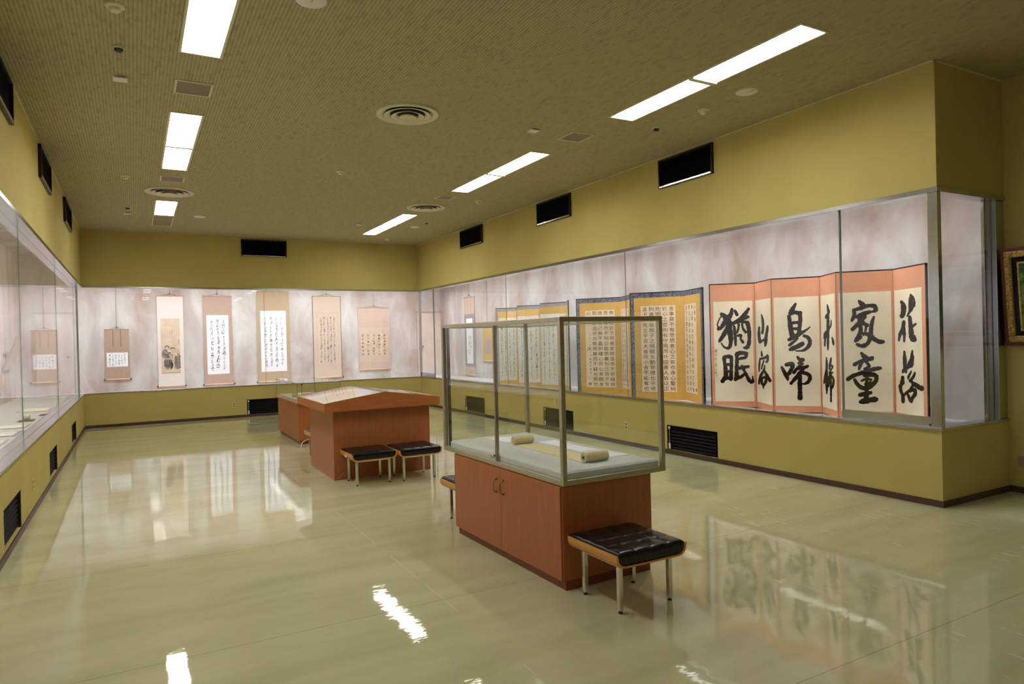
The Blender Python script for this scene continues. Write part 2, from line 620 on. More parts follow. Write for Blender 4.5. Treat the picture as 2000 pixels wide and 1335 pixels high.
LV_L = [(3.2, 4.12), (6.39, 7.30), (9.60, 10.50), (12.84, 13.76)]
LV_R = [(6.06, 6.97), (9.20, 10.13), (12.41, 13.34)]
LV_B = [(2.15, 3.06)]
low_wall('wall_left', 'y', XL, XL - TH, YREAR, YB + TH, LV_L)
low_wall('wall_right', 'y', XR, XR + TH, YC, YB + TH, LV_R)
low_wall('wall_back', 'x', YB, YB + TH, XL, XR, LV_B)
struct(MB().box(XR + TH, XR2, YC, YC + TH, 0, ZB).build('wall_right_end', MAT['wall']))
# soffits above the cases
struct(MB().box(XL - TH, XL, YREAR, YB + TH, ZT, H).build('wall_left_upper', MAT['wall']))
struct(MB().box(XR, XR + TH, YC, YB + TH, ZT, H).build('wall_right_upper', MAT['wall']))
struct(MB().box(XL, XR, YB, YB + TH, ZT, H).build('wall_back_upper', MAT['wall']))
struct(MB().box(XR + TH, XR2, YC, YC + TH, ZT, H).build('wall_right_end_upper', MAT['wall']))
struct(MB().box(XR2, XR2 + 0.1, YREAR, YC + TH, 0, H).build('wall_right_near', MAT['wall']))
struct(MB().box(-2.2, 9.0, YREAR - 0.1, YREAR, 0, H).build('wall_rear', MAT['wall']))
# inside shells of the cases
struct(MB().box(XL - TH - 0.012, XL - TH, YREAR, YB + TH, ZT - 0.001, ZCI).build('wall_left_lining', MAT['case']))
struct(MB().box(XR + TH, XR + TH + 0.012, YC + TH, YB + TH, ZT - 0.001, ZCI).build('wall_right_lining', MAT['case']))
struct(MB().box(XL - TH, XR + TH, YB + TH, YB + TH + 0.012, ZT - 0.001, ZCI).build('wall_back_lining', MAT['case']))
struct(MB().box(XR + TH, XRI, YC + TH, YC + TH + 0.012, ZT - 0.001, ZCI).build('wall_end_lining', MAT['case']))
struct(MB().box(XLI - 0.1, XLI, YREAR, YBI + 0.1, ZB - 0.1, ZCI).build('wall_case_left', MAT['case']))
struct(MB().box(XRI, XRI + 0.1, YC + TH, YBI + 0.1, ZB - 0.1, ZCI).build('wall_case_right', MAT['case']))
struct(MB().box(XLI, XRI, YBI, YBI + 0.1, ZB - 0.1, ZCI).build('wall_case_back', MAT['case']))
mb = MB()
mb.box(XLI, XL - TH, YREAR, YBI, ZCI, ZCI + 0.05)
mb.box(XR + TH, XRI, YC + TH, YBI, ZCI, ZCI + 0.05)
mb.box(XL - TH, XR + TH, YB + TH, YBI, ZCI, ZCI + 0.05)
struct(mb.build('ceiling_case', MAT['case']))
mb = MB()
mb.box(XLI, XL - TH, YREAR, YBI, ZB - 0.08, ZFL)
mb.box(XR + TH, XRI, YC + TH, YBI, ZB - 0.08, ZFL)
mb.box(XL - TH, XR + TH, YB + TH, YBI, ZB - 0.08, ZFL)
struct(mb.build('floor_case', MAT['casefloor']))
# ceiling edge beads
struct(MB().box(XR - 0.012, XR, YC - 0.012, YB, H - 0.012, H).box(XR - 0.012, XR2, YC - 0.012, YC, H - 0.012, H).build('trim_1', MAT['cream']))
struct(MB().box(XL, XL + 0.012, YREAR, YB, H - 0.012, H).build('trim_2', MAT['cream']))
# baseboards
BH = 0.058
struct(MB().box(XL, XL + 0.012, YREAR, YB, 0, BH).build('baseboard_left', MAT['base']))
struct(MB().box(XL, XR, YB - 0.012, YB, 0, BH).build('baseboard_back', MAT['base']))
struct(MB().box(XR - 0.012, XR, YC - 0.012, YB, 0, BH).box(XR, XR2, YC - 0.012, YC, 0, BH).build('baseboard_right', MAT['base']))
struct(MB().box(XR2 - 0.012, XR2, YREAR, YC - 0.012, 0, BH).build('baseboard_near', MAT['base']))
# service doors inside the cases (end wall)
for i, (x0, x1) in enumerate(((-1.80, -1.12), (6.62, 7.33))):
    d = struct(MB().box(x0, x1, YBI - 0.030, YBI, ZFL, 2.36).build('door_%d' % (i + 1), MAT['case']))
    MB().box(x0 + 0.03, x1 - 0.03, YBI - 0.036, YBI - 0.030, ZFL, 2.32).build('door_leaf', MAT['door'], d)
    MB().box(x0 - 0.02, x1 + 0.02, YBI - 0.04, YBI, 2.345, 2.375).build('door_head', MAT['tan'], d)
    kx = x1 - 0.09 if i == 0 else x0 + 0.13
    k = MB(); k.smooth = True
    k.cyl((kx, YBI - 0.036, 1.44), (kx, YBI - 0.075, 1.44), 0.012).cyl((kx, YBI - 0.07, 1.44), (kx, YBI - 0.10, 1.44), 0.028)
    k.build('door_knob', MAT['brass'], d)

# ------------------------------------------------------------------ glazing of the wall cases
GXL, GXR, GYB = XL - 0.085, XR + 0.075, YB + 0.075
case_l = thing('glazed_wall_case', 'long glazed wall case along the left wall with steel sill and head', 'display case', (XL, 0, 0))
case_b = thing('glazed_wall_case', 'glazed wall case across the far wall holding six hanging scrolls', 'display case', (0, YB, 0))
case_r = thing('glazed_wall_case', 'long glazed wall case along the right wall holding the folding screens', 'display case', (XR, 0, 0))
ol, ob, orr = (XL, 0, 0), (0, YB, 0), (XR, 0, 0)
# left
MB().box(XL - 0.155, XL + 0.014, YREAR, YB + 0.01, ZT - 0.045, ZT).build('head_rail', MAT['steel'], case_l, ol, bevel=0.003, org=ol)
MB().box(XL - 0.19, XL + 0.016, YREAR, YB + 0.01, ZB, ZB + 0.02).build('sill_rail', MAT['steel'], case_l, ol, bevel=0.003, org=ol)
for o in case_l.children:
    o.location = (0, 0, 0)


def part(mb, name, mat, root, **kw):
    """mesh written in world coordinates, parented to an unrotated root"""
    return mb.build(name, mat, root, (0, 0, 0), org=tuple(root.location), **kw)


jl = [YREAR, -2.6, 1.06, 4.66, 8.26, 11.86, 15.2, YB + 0.06]
for a, b in zip(jl[:-1], jl[1:]):
    part(MB().box(GXL - 0.004, GXL + 0.004, a + 0.002, b - 0.002, ZB + 0.02, ZT - 0.045), 'glass_pane', MAT['glass'], case_l)
for y in jl[1:-1]:
    part(MB().box(GXL - 0.0045, GXL + 0.0045, y - 0.0022, y + 0.0022, ZB + 0.02, ZT - 0.045), 'glass_joint', MAT['joint'], case_l)
part(MB().box(GXL - 0.02, GXL + 0.02, YB + 0.04, YB + 0.085, ZB + 0.02, ZT - 0.045), 'corner_post', MAT['steel'], case_l)
# back
part(MB().box(XL + 0.014, XR - 0.014, YB - 0.012, YB + 0.15, ZT - 0.035, ZT), 'head_rail', MAT['steel'], case_b, bevel=0.003)
part(MB().box(XL + 0.016, XR - 0.016, YB - 0.014, YB + 0.16, ZB, ZB + 0.02), 'sill_rail', MAT['steel'], case_b, bevel=0.003)
for a, b in ((XL - 0.06, 2.573), (2.577, XR + 0.05)):
    part(MB().box(a, b, GYB - 0.004, GYB + 0.004, ZB + 0.02, ZT - 0.035), 'glass_pane', MAT['glass'], case_b)
part(MB().box(2.572, 2.578, GYB - 0.0045, GYB + 0.0045, ZB + 0.02, ZT - 0.035), 'glass_joint', MAT['joint'], case_b)
# right
case_e = thing('glazed_case_end', 'short glazed end of the right wall case beside the gilt painting', 'display case', (XR + 0.15, YC, 0))
part(MB().box(XR - 0.014, XR + 0.125, YC - 0.014, YB + 0.01, ZT - 0.045, ZT), 'head_rail', MAT['steel'], case_r, bevel=0.003)
part(MB().box(XR + 0.125, XR2 - 0.002, YC - 0.014, YC + 0.12, ZT - 0.045, ZT), 'head_rail', MAT['steel'], case_e, bevel=0.003)
part(MB().box(XR - 0.016, XR + 0.125, YC - 0.016, YB + 0.01, ZB, ZB + 0.028), 'sill_rail', MAT['steel'], case_r, bevel=0.003)
part(MB().box(XR + 0.125, XR2 - 0.002, YC - 0.016, YC + 0.12, ZB, ZB + 0.028), 'sill_rail', MAT['steel'], case_e, bevel=0.003)
jr = [YC + 0.09, 4.40, 7.87, 11.52, 15.15, YB + 0.06]
for i, (a, b) in enumerate(zip(jr[:-1], jr[1:])):
    off = -0.02 if i in (0, 4) else 0.0
    a2, b2 = a + 0.002, b - 0.002
    part(MB().box(GXR + off - 0.004, GXR + off + 0.004, a2, b2, ZB + 0.028, ZT - 0.045), 'glass_pane', MAT['glass'], case_r)
for y in jr[1:-1]:
    w = 0.006 if y in (4.40, 15.15) else 0.0025
    part(MB().box(GXR - (0.018 if w > .005 else .005), GXR + 0.005, y - w, y + w, ZB + 0.028, ZT - 0.045), 'glass_joint', MAT['joint'], case_r)
for a, b in ((YC + 0.09, 4.40), (15.15, YB + 0.02)):
    part(MB().box(GXR - 0.034, GXR - 0.012, a, b, ZB + 0.028, ZB + 0.115), 'door_rail', MAT['steel'], case_r, bevel=0.002)
part(MB().box(XR - 0.004, XR + 0.055, YC - 0.004, YC + 0.085, ZB + 0.028, ZT - 0.045), 'corner_post', MAT['steel'], case_r, bevel=0.003)
part(MB().box(XR + 0.02, XR + 0.07, YB - 0.0, YB + 0.06, ZB + 0.028, ZT - 0.045), 'corner_post', MAT['steel'], case_r)
part(MB().box(XR + 0.06, 7.24, YC + 0.026, YC + 0.034, ZB + 0.028, ZT - 0.045), 'glass_pane', MAT['glass'], case_e)
part(MB().box(7.12, 7.232, YC + 0.05, YC + 0.08, ZB + 0.028, ZT - 0.045), 'door_stile', MAT['steel'], case_e, bevel=0.003)
part(MB().box(7.244, XR2 - 0.004, YC + 0.005, YC + 0.08, ZB + 0.028, ZT - 0.045), 'door_stile', MAT['steel'], case_e, bevel=0.003)
lk = MB(); lk.smooth = True
lk.cyl((GXR - 0.034, YC + 0.11, ZB + 0.045), (GXR - 0.055, YC + 0.11, ZB + 0.045), 0.010)
part(lk, 'lock', MAT['darklens'], case_r)

# ------------------------------------------------------------------ louvres and upper air vents
def louvre(axis, face, a0, a1, sgn, label, grp, tagside):
    """recessed floor-level louvre; sgn = direction into the wall"""
    c = (a0 + a1) / 2
    loc = (face, c, VENT_Z[0]) if axis == 'y' else (c, face, VENT_Z[0])
    t = thing('floor_louvre', label, 'vent', loc, group=grp)

    def bx(mb, a, b, d0, d1, z0, z1):
        p, q = sorted((face + sgn * d0, face + sgn * d1))
        if axis == 'y':
            mb.box(p, q, a, b, z0, z1)
        else:
            mb.box(a, b, p, q, z0, z1)
        return mb
    z0, z1 = VENT_Z
    part(bx(MB(), a0, a1, 0.09, 0.10, z0, z1), 'back_plate', MAT['gap'], t)
    mb = MB()
    bx(mb, a0 + 0.001, a0 + 0.012, 0.004, 0.088, z0, z1)
    bx(mb, a1 - 0.012, a1 - 0.001, 0.004, 0.088, z0, z1)
    bx(mb, a0 + 0.001, a1 - 0.001, 0.004, 0.088, z1 - 0.010, z1)
    part(mb, 'frame', MAT['dkframe'], t)
    n = 7
    for k in range(n):
        zc = z0 + 0.022 + (z1 - z0 - 0.03) * k / n
        f0, f1 = face + sgn * 0.022, face + sgn * 0.055
        lo, hi = zc, zc + 0.036
        if axis == 'y':
            v = [(f0, a0 + .06, lo), (f1, a0 + .06, hi), (f1, a1 - .013, hi), (f0, a1 - .013, lo)]
        else:
            v = [(a0 + .06, f0, lo), (a0 + .06, f1, hi), (a1 - .013, f1, hi), (a1 - .013, f0, lo)]
        v2 = [(x, y, z + 0.003) for x, y, z in v]
        part(MB().hexa(v + v2), 'slat', MAT['slat'], t)
    ta = a1 - 0.035 if tagside > 0 else a0 + 0.035
    f = face + sgn * 0.012
    mb = MB()
    if axis == 'y':
        mb.cyl((f, ta, z1 - 0.02), (f, ta, z0 + 0.09), 0.003, 6).box(f - .006, f + .006, ta - .014, ta + .014, z0 + 0.01, z0 + 0.085).box(f - .006, f + .006, ta - .016, ta + .016, z1 - 0.05, z1 - 0.022)
    else:
        mb.cyl((ta, f, z1 - 0.02), (ta, f, z0 + 0.09), 0.003, 6).box(ta - .014, ta + .014, f - .006, f + .006, z0 + 0.01, z0 + 0.085).box(ta - .016, ta + .016, f - .006, f + .006, z1 - 0.05, z1 - 0.022)
    part(mb, 'pull_cord', MAT['white'], t)
    return t


gl = 'floor louvres in the low walls'
for (a, b), lb in zip(LV_L[1:], ('nearest dark floor louvre in the low left wall', 'middle dark floor louvre in the low left wall', 'farthest dark floor louvre in the low left wall near the far corner')):
    louvre('y', XL, a, b, -1, lb, gl, -1)
for (a, b), lb in zip(LV_R, ('wide dark floor louvre low in the right wall, nearest the camera', 'dark floor louvre in the right wall beneath the pale pull handle', 'farthest floor louvre in the right wall, seen through the glass cabinet')):
    louvre('y', XR, a, b, 1, lb, gl, 1)
louvre('x', YB, LV_B[0][0], LV_B[0][1], 1, 'dark floor louvre in the far wall beside the back display table', gl, -1)


def upper_vent(axis, face, a0, a1, sgn, label):
    z0, z1 = 3.555, 3.93
    c = (a0 + a1) / 2
    loc = (face, c, z0) if axis == 'y' else (c, face, z0)
    t = thing('air_vent', label, 'vent', loc, group='black air vents high on the walls')

    def bx(mb, a, b, d0, d1, zz0, zz1):
        p, q = sorted((face - sgn * d0, face - sgn * d1))
        if axis == 'y':
            mb.box(p, q, a, b, zz0, zz1)
        else:
            mb.box(a, b, p, q, zz0, zz1)
        return mb
    mb = MB()
    bx(mb, a0, a1, 0, 0.035, z1 - 0.022, z1)
    bx(mb, a0, a0 + 0.022, 0, 0.035, z0, z1)
    bx(mb, a1 - 0.022, a1, 0, 0.035, z0, z1)
    bx(mb, a0, a1, 0, 0.035, z0, z0 + 0.010)
    part(mb, 'frame', MAT['dkframe'], t, bevel=0.002)
    part(bx(MB(), a0 + 0.02, a1 - 0.02, 0, 0.012, z0 + 0.01, z1 - 0.02), 'mesh_panel', MAT['blackpanel'], t)
    # polished lower lip facing the room
    part(bx(MB(), a0 + 0.022, a1 - 0.022, 0.030, 0.037, z0 + 0.006, z0 + 0.026), 'lower_lip', MAT['lip'], t)


for (a, b), lb in zip(((6.02, 6.99), (9.11, 10.15), (12.30, 13.35)), ('largest black air vent high on the right wall with bright lower edge', 'middle black air vent high on the right wall', 'farthest black air vent high on the right wall above the far screens')):
    upper_vent('y', XR, a, b, 1, lb)
for (a, b), lb in zip(((6.25, 7.25), (9.28, 10.36), (12.38, 13.55)), ('black air vent high on the left wall, cut off by the left picture edge', 'middle black air vent high on the left wall', 'farthest black air vent high on the left wall near the corner')):
    upper_vent('y', XL, a, b, -1, lb)
upper_vent('x', YB, 2.11, 3.08, 1, 'black air vent high on the far wall')

# sockets and small wall fittings
def socket(loc, rot, label):
    t = thing('wall_socket', label, 'socket', loc, rot, group='wall sockets low on the walls')
    MB().box(-.035, .035, -.006, 0, -.055, .055).build('cover_plate', MAT['cream'], t, bevel=.002)
    for dz in (-.025, .025):
        MB().box(-.014, .014, -.008, -.006, dz - .012, dz + .012).build('outlet', MAT['black'], t)


socket((XL, 8.08, 0.285), math.pi / 2, 'wall socket on the low left wall between two louvres')
socket((1.88, YB, 0.285), 0, 'wall socket on the far wall left of the louvre')
socket((XR, 7.83, 0.285), -math.pi / 2, 'wall socket on the right wall seen through the end of the glass case')
tag(MB().box(-.06, .06, -.008, 0, -.05, .05).build('blank_plate', MAT['offtube'], None, (XR2, 3.27, 0.30), -math.pi / 2, bevel=.002), 'blank grey cover plate low on the near right wall below the gilt painting', 'cover plate')
h = MB(); h.smooth = True
h.tube([(0, 0, -.085), (0, -.03, -.08), (0, -.04, -.04), (0, -.04, .04), (0, -.03, .08), (0, 0, .085)], 0.008)
tag(h.build('pull_handle', MAT['white'], None, (XR, 9.69, 0.51), -math.pi / 2), 'pale vertical pull handle on the right low wall above a louvre', 'handle')
h2 = MB(); h2.smooth = True
h2.tube([(0, 0, -.04), (0, -.025, -.035), (0, -.025, .035), (0, 0, .04)], 0.006)
tag(h2.build('pull_handle', MAT['black'], None, (XR, 14.31, 0.53), -math.pi / 2), 'small black pull handle on the far part of the right low wall', 'handle')

# ------------------------------------------------------------------ ceiling fittings
def light(x0, x1, y0, y1, label, lit=(True, True), yd=None):
    c = ((x0 + x1) / 2, (y0 + y1) / 2, H)
    t = thing('ceiling_light', label, 'ceiling light', c, group='recessed fluorescent ceiling lights')
    yd = yd if yd is not None else c[1]
    w = 0.018
    mb = MB()
    mb.box(x0 - w, x0 + .003, y0 - w, y1 + w, H - .008, H).box(x1 - .003, x1 + w, y0 - w, y1 + w, H - .008, H)
    mb.box(x0 + .003, x1 - .003, y0 - w, y0 + .003, H - .008, H).box(x0 + .003, x1 - .003, y1 - .003, y1 + w, H - .008, H)
    mb.box(x0, x0 + .003, y0, y1, H, H + RECESS).box(x1 - .003, x1, y0, y1, H, H + RECESS)
    mb.box(x0 + .003, x1 - .003, y0, y0 + .003, H, H + RECESS).box(x0 + .003, x1 - .003, y1 - .003, y1, H, H + RECESS)
    mb.box(x0, x1, yd - .030, yd + .030, H - .022, H + RECESS)
    part(mb, 'frame', MAT['cream'], t)
    for (a, b), on in zip(((y0, yd - .034), (yd + .034, y1)), lit):
        part(MB().box(x0, x1, a, b, H + RECESS - .004, H + RECESS + .004), 'diffuser', (MAT['lamp'] if y0 > 2 else MAT['lampdim']) if on else MAT['offtube'], t, label=None if on else 'unlit grey diffuser')


for l in LIGHTS:
    light(l[0], l[1], l[2], l[3], l[6], l[5], l[4])


def diffuser(x, y, r, label):
    t = thing('air_diffuser', label, 'air diffuser', (x, y, H), group='round ceiling air diffusers')
    mb = MB(); mb.smooth = True
    mb.lathe([(r, 0), (r, -.012), (r * .985, -.018), (r * .86, -.020), (r * .80, -.012), (r * .72, .0)], n=64)
    mb.build('outer_flange', MAT['cream'], t)
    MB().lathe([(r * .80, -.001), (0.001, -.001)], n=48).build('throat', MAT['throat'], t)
    for a, b, z in ((.76, .55, -.024), (.53, .35, -.034)):
        m2 = MB(); m2.smooth = True
        m2.lathe([(r * b, z + .030), (r * (b + .03), z + .020), (r * a, z), (r * (a - .01), z - .004), (r * (b + .02), z + .012), (r * b, z + .026)], n=56)
        m2.build('cone_ring', MAT['cream'], t)
    m3 = MB(); m3.smooth = True
    m3.lathe([(.001, -.030), (r * .10, -.034), (r * .26, -.046), (r * .28, -.040), (r * .20, -.020), (.001, -.018)], n=40)
    m3.build('centre_cone', MAT['cream'], t)


diffuser(2.555, 6.70, 0.325, 'large round air diffuser nearest the camera, centre of the ceiling')
diffuser(0.53, 11.60, 0.345, 'round air diffuser in the left light row')
diffuser(4.61, 11.29, 0.345, 'round air diffuser in the right light row')


def grille(x0, x1, y0, y1, label):
    t = thing('ceiling_grille', label, 'vent', ((x0 + x1) / 2, (y0 + y1) / 2, H), group='rectangular ceiling grilles')
    w = .018
    mb = MB()
    mb.box(x0, x1, y0, y0 + w, H - .01, H).box(x0, x1, y1 - w, y1, H - .01, H).box(x0, x0 + w, y0 + w, y1 - w, H - .01, H).box(x1 - w, x1, y0 + w, y1 - w, H - .01, H)
    part(mb, 'frame', MAT['cream'], t)
    part(MB().box(x0 + w, x1 - w, y0 + w, y1 - w, H - .005, H), 'mesh', MAT['grille'], t)


grille(0.375, 0.69, 6.68, 7.03, 'rectangular ceiling grille nearest the camera in the left row')
grille(0.375, 0.68, 10.52, 10.86, 'farther rectangular ceiling grille in the left row')
grille(4.48, 4.79, 6.47, 6.80, 'rectangular ceiling grille nearest the camera in the right row')
grille(4.44, 4.72, 10.24, 10.52, 'farther rectangular ceiling grille in the right row')


def disc(x, y, r, label, slit=True):
    t = thing('ceiling_disc', label, 'ceiling cover', (x, y, H), group='round white ceiling covers')
    mb = MB(); mb.smooth = True
    mb.lathe([(r, 0), (r, -.004), (r * .96, -.008), (.001, -.009)], n=40)
    mb.build('cover', MAT['white'], t)
    if slit:
        MB().box(-.002, .002, -r * .9, 0, -.0105, -.009).build('slit', MAT['black'], t)


disc(5.33, 4.69, .105, 'round white ceiling cover beside the longest right light')
disc(1.13, 4.76, .105, 'large round white ceiling cover at the top edge right of the near left light')
disc(1.11, 13.66, .10, 'far round white ceiling cover right of the half-unlit light', False)
disc(5.18, 13.34, .10, 'far round white ceiling cover in the right part', False)


def detector(x, y, kind, label):
    t = thing('ceiling_sensor', label, 'sensor', (x, y, H), group='small ceiling sensors')
    if kind == 'round':
        m1 = MB(); m1.smooth = True
        m1.lathe([(.062, 0), (.062, -.012), (.055, -.018), (.03, -.020)], n=28).build('base', MAT['cream'], t)
        m2 = MB(); m2.smooth = True
        m2.lathe([(.036, -.018), (.036, -.036), (.028, -.046), (.001, -.050)], n=24).build('head', MAT['cream'], t)
    elif kind == 'dark':
        m1 = MB(); m1.smooth = True
        m1.lathe([(.045, 0), (.045, -.010), (.034, -.014)], n=28).build('base', MAT['cream'], t)
        m2 = MB(); m2.smooth = True
        m2.lathe([(.034, -.012), (.031, -.028), (.016, -.038), (.001, -.040)], n=24).build('lens', MAT['darklens'], t)
    elif kind == 'square':
        MB().box(-.055, .055, -.055, .055, -.022, 0).build('housing', MAT['white'], t, bevel=.004)
        MB().box(-.04, .04, -.058, -.055, -.016, -.006).build('slot', MAT['offtube'], t)
    elif kind == 'tiny':
        m1 = MB(); m1.smooth = True
        m1.lathe([(.040, 0), (.040, -.006), (.001, -.010)], n=24).build('cap', MAT['cream'], t)
    return t


detector(-.06, 5.42, 'round', 'round cream smoke detector at the top left of the ceiling')
detector(-.05, 6.17, 'dark', 'dark-lensed sensor between the smoke detector and the square sensor, left part')
detector(-.05, 6.86, 'square', 'square white ceiling box left of the near grille')
detector(-.05, 10.75, 'round', 'cream detector left of the far left grille')
detector(-.04, 13.14, 'dark', 'small far dark sensor in the left part of the ceiling')
detector(-.05, 13.69, 'square', 'small far square box behind the dark sensor, left part')
detector(-.04, 15.51, 'tiny', 'tiny ceiling cap nearest the far left corner')
detector(2.56, 9.34, 'round', 'cream detector alone in the middle of the ceiling')
detector(4.04, 6.62, 'square', 'square white ceiling box left of the near right grille')
detector(5.29, 5.97, 'dark', 'dark-lensed sensor right of the near right grille')
detector(5.33, 5.27, 'round', 'cream smoke detector behind the round cover on the right')
detector(5.22, 10.43, 'round', 'cream detector right of the far right grille')
detector(4.01, 13.39, 'square', 'small far square box left of the farthest right light')
detector(5.20, 12.74, 'dark', 'small far dark sensor in the right part of the ceiling')
detector(5.17, 15.1, 'round', 'cream detector nearest the far right corner')

# ------------------------------------------------------------------ glass display cabinet with scroll
ROT1 = math.radians(1.0)
cab = thing('display_cabinet', 'tall glass display cabinet on reddish wooden base with open handscroll inside', 'display cabinet', (2.316, 3.54, 0), ROT1)
W1, L1 = 0.85, 1.80
MB().box(.012, .742, .035, 1.60, .058, .665).build('base', MAT['wood'], cab, bevel=.002)
MB().box(.026, .722, .036, 1.585, 0, .058).build('plinth', MAT['plinth'], cab)
for y0, y1, hy in ((.045, .812, .765), (.816, 1.592, .865)):
    d = MB().box(0.0, .012, y0, y1, .062, .655).build('cabinet_door', MAT['wood'], cab, bevel=.0015)
    hm = MB(); hm.smooth = True
    hm.tube([(0, hy, .575), (-.022, hy, .570), (-.034, hy, .55), (-.036, hy, .525), (-.034, hy, .50), (-.022, hy, .48), (0, hy, .475)], .0065)
    hm.build('door_handle', MAT['brass'], d)
mb = MB()
mb.box(0, W1, 0, .03, .665, .700).box(0, W1, L1 - .03, L1, .665, .700).box(0, .03, .03, L1 - .03, .665, .700).box(W1 - .03, W1, .03, L1 - .03, .665, .700).box(.03, W1 - .03, .03, L1 - .03, .665, .675)
mb.build('bottom_rail', MAT['alu2'], cab, bevel=.003)
mb = MB()
mb.box(0, W1, 0, .032, 1.695, 1.727).box(0, W1, L1 - .032, L1, 1.695, 1.727).box(0, .032, .032, L1 - .032, 1.695, 1.727).box(W1 - .032, W1, .032, L1 - .032, 1.695, 1.727)
mb.build('top_rail', MAT['alu2'], cab, bevel=.003)
for x, y in ((0, 0), (W1 - .032, 0), (0, L1 - .032), (W1 - .032, L1 - .032)):
    MB().box(x, x + .032, y, y + .032, .70, 1.695).build('corner_post', MAT['alu2'], cab, bevel=.003)
MB().box(.034, .048, L1 - .07, L1 - .034, .70, 1.695).build('door_channel', MAT['black'], cab)
g = .003
MB().box(.034, W1 - .034, .012, .012 + 2 * g, .701, 1.694).build('glass_pane', MAT['glass'], cab)
MB().box(.034, W1 - .034, L1 - .018, L1 - .012, .701, 1.694).build('glass_pane', MAT['glass'], cab)
MB().box(W1 - .018, W1 - .012, .034, L1 - .034, .701, 1.694).build('glass_pane', MAT['glass'], cab)
MB().box(.008, .014, .034, .90, .701, 1.694).build('sliding_glass_door', MAT['glass'], cab)
MB().box(.020, .026, .87, L1 - .034, .701, 1.694).build('sliding_glass_door', MAT['glass'], cab)
MB().box(.006, .016, .875, .893, .701, 1.694).box(.018, .028, .868, .880, .701, 1.694).build('door_edge_strip', MAT['alu'], cab)
MB().box(.03, W1 - .03, .03, L1 - .03, 1.700, 1.706).build('glass_top', MAT['glass'], cab)
k = MB(); k.smooth = True
k.cyl((.006, .90, .735), (-.016, .90, .735), .011).cyl((-.006, .90, .735), (-.02, .90, .735), .016)
k.build('lock_knob', MAT['chrome'], cab)
# grey felt platform with chamfered edge
mb = MB()
a0, a1, b0, b1 = .035, W1 - .035, .035, L1 - .035
c = .014
mb.hexa([(a0, b0, .676), (a1, b0, .676), (a1, b1, .676), (a0, b1, .676), (a0, b0, .733), (a1, b0, .733), (a1, b1, .733), (a0, b1, .733)])
mb.hexa([(a0, b0, .733), (a1, b0, .733), (a1, b1, .733), (a0, b1, .733), (a0 + c, b0 + c, .745), (a1 - c, b0 + c, .745), (a1 - c, b1 - c, .745), (a0 + c, b1 - c, .745)])
mb.build('felt_platform', MAT['cloth'], cab)

Z1 = .7455


def sheet(name, pts, z, t, mat, label, cat, group=None, lines=None):
    """flat sheet lying on a table, world xy corner points"""
    cx = sum(p[0] for p in pts) / 4
    cy = sum(p[1] for p in pts) / 4
    v = [(x - cx, y - cy, 0) for x, y in pts]
    if (v[1][0] - v[0][0]) * (v[2][1] - v[0][1]) - (v[1][1] - v[0][1]) * (v[2][0] - v[0][0]) < 0:
        v = v[::-1]
    o = MB().hexa(v + [(x, y, t) for x, y, _ in v]).build(name, mat, None, (cx, cy, z))
    tag(o, label, cat, group)
    if lines:
        rnd = random.Random(lines)
        P = [Vector((x - cx, y - cy, t + .0006)) for x, y in pts]
        mb = MB()
        for i in range(7):
            u = .10 + .8 * i / 6
            w = .10
            while w < .88:
                h = rnd.uniform(.02, .035)
                def q(a, b):
                    return (P[0] * (1 - a) + P[1] * a) * (1 - b) + (P[3] * (1 - a) + P[2] * a) * b
                mb.add([q(u, w), q(u + .03, w), q(u + .03, w + h), q(u, w + h)], [(0, 1, 2, 3)])
                w += h + .025
        mb.build('text_lines', MAT['inkw'], o)
    return o


# open handscroll: two rolls joined by the unrolled strip
hs = thing('handscroll', 'open straw-coloured handscroll with two rolled ends in the tall glass cabinet', 'scroll', (2.73, 4.24, Z1))
def roll(mb, x0, x1, y, r, z=0):
    prof = 28
    mb.smooth = True
    mb.cyl((x0, y, r + z), (x1, y, r + z), r, prof, caps=False)
    mb.smooth = False
    for x, s in ((x0, -1), (x1, 1)):
        for a, b in ((r, r * .84), (r * .80, r * .62), (r * .58, r * .42), (r * .38, r * .24)):
            v, fs = [], []
            for i in range(prof):
                t = 2 * math.pi * i / prof
                v += [(x, y + a * math.cos(t), r + z + a * math.sin(t)), (x, y + b * math.cos(t), r + z + b * math.sin(t))]
            for i in range(prof):
                j = (i + 1) % prof
                fs.append((2 * i, 2 * i + 1, 2 * j + 1, 2 * j))
            mb.add(v, fs)
    mb.cyl((x0 + .004, y, r + z), (x1 - .004, y, r + z), r * .8, prof)
    return mb


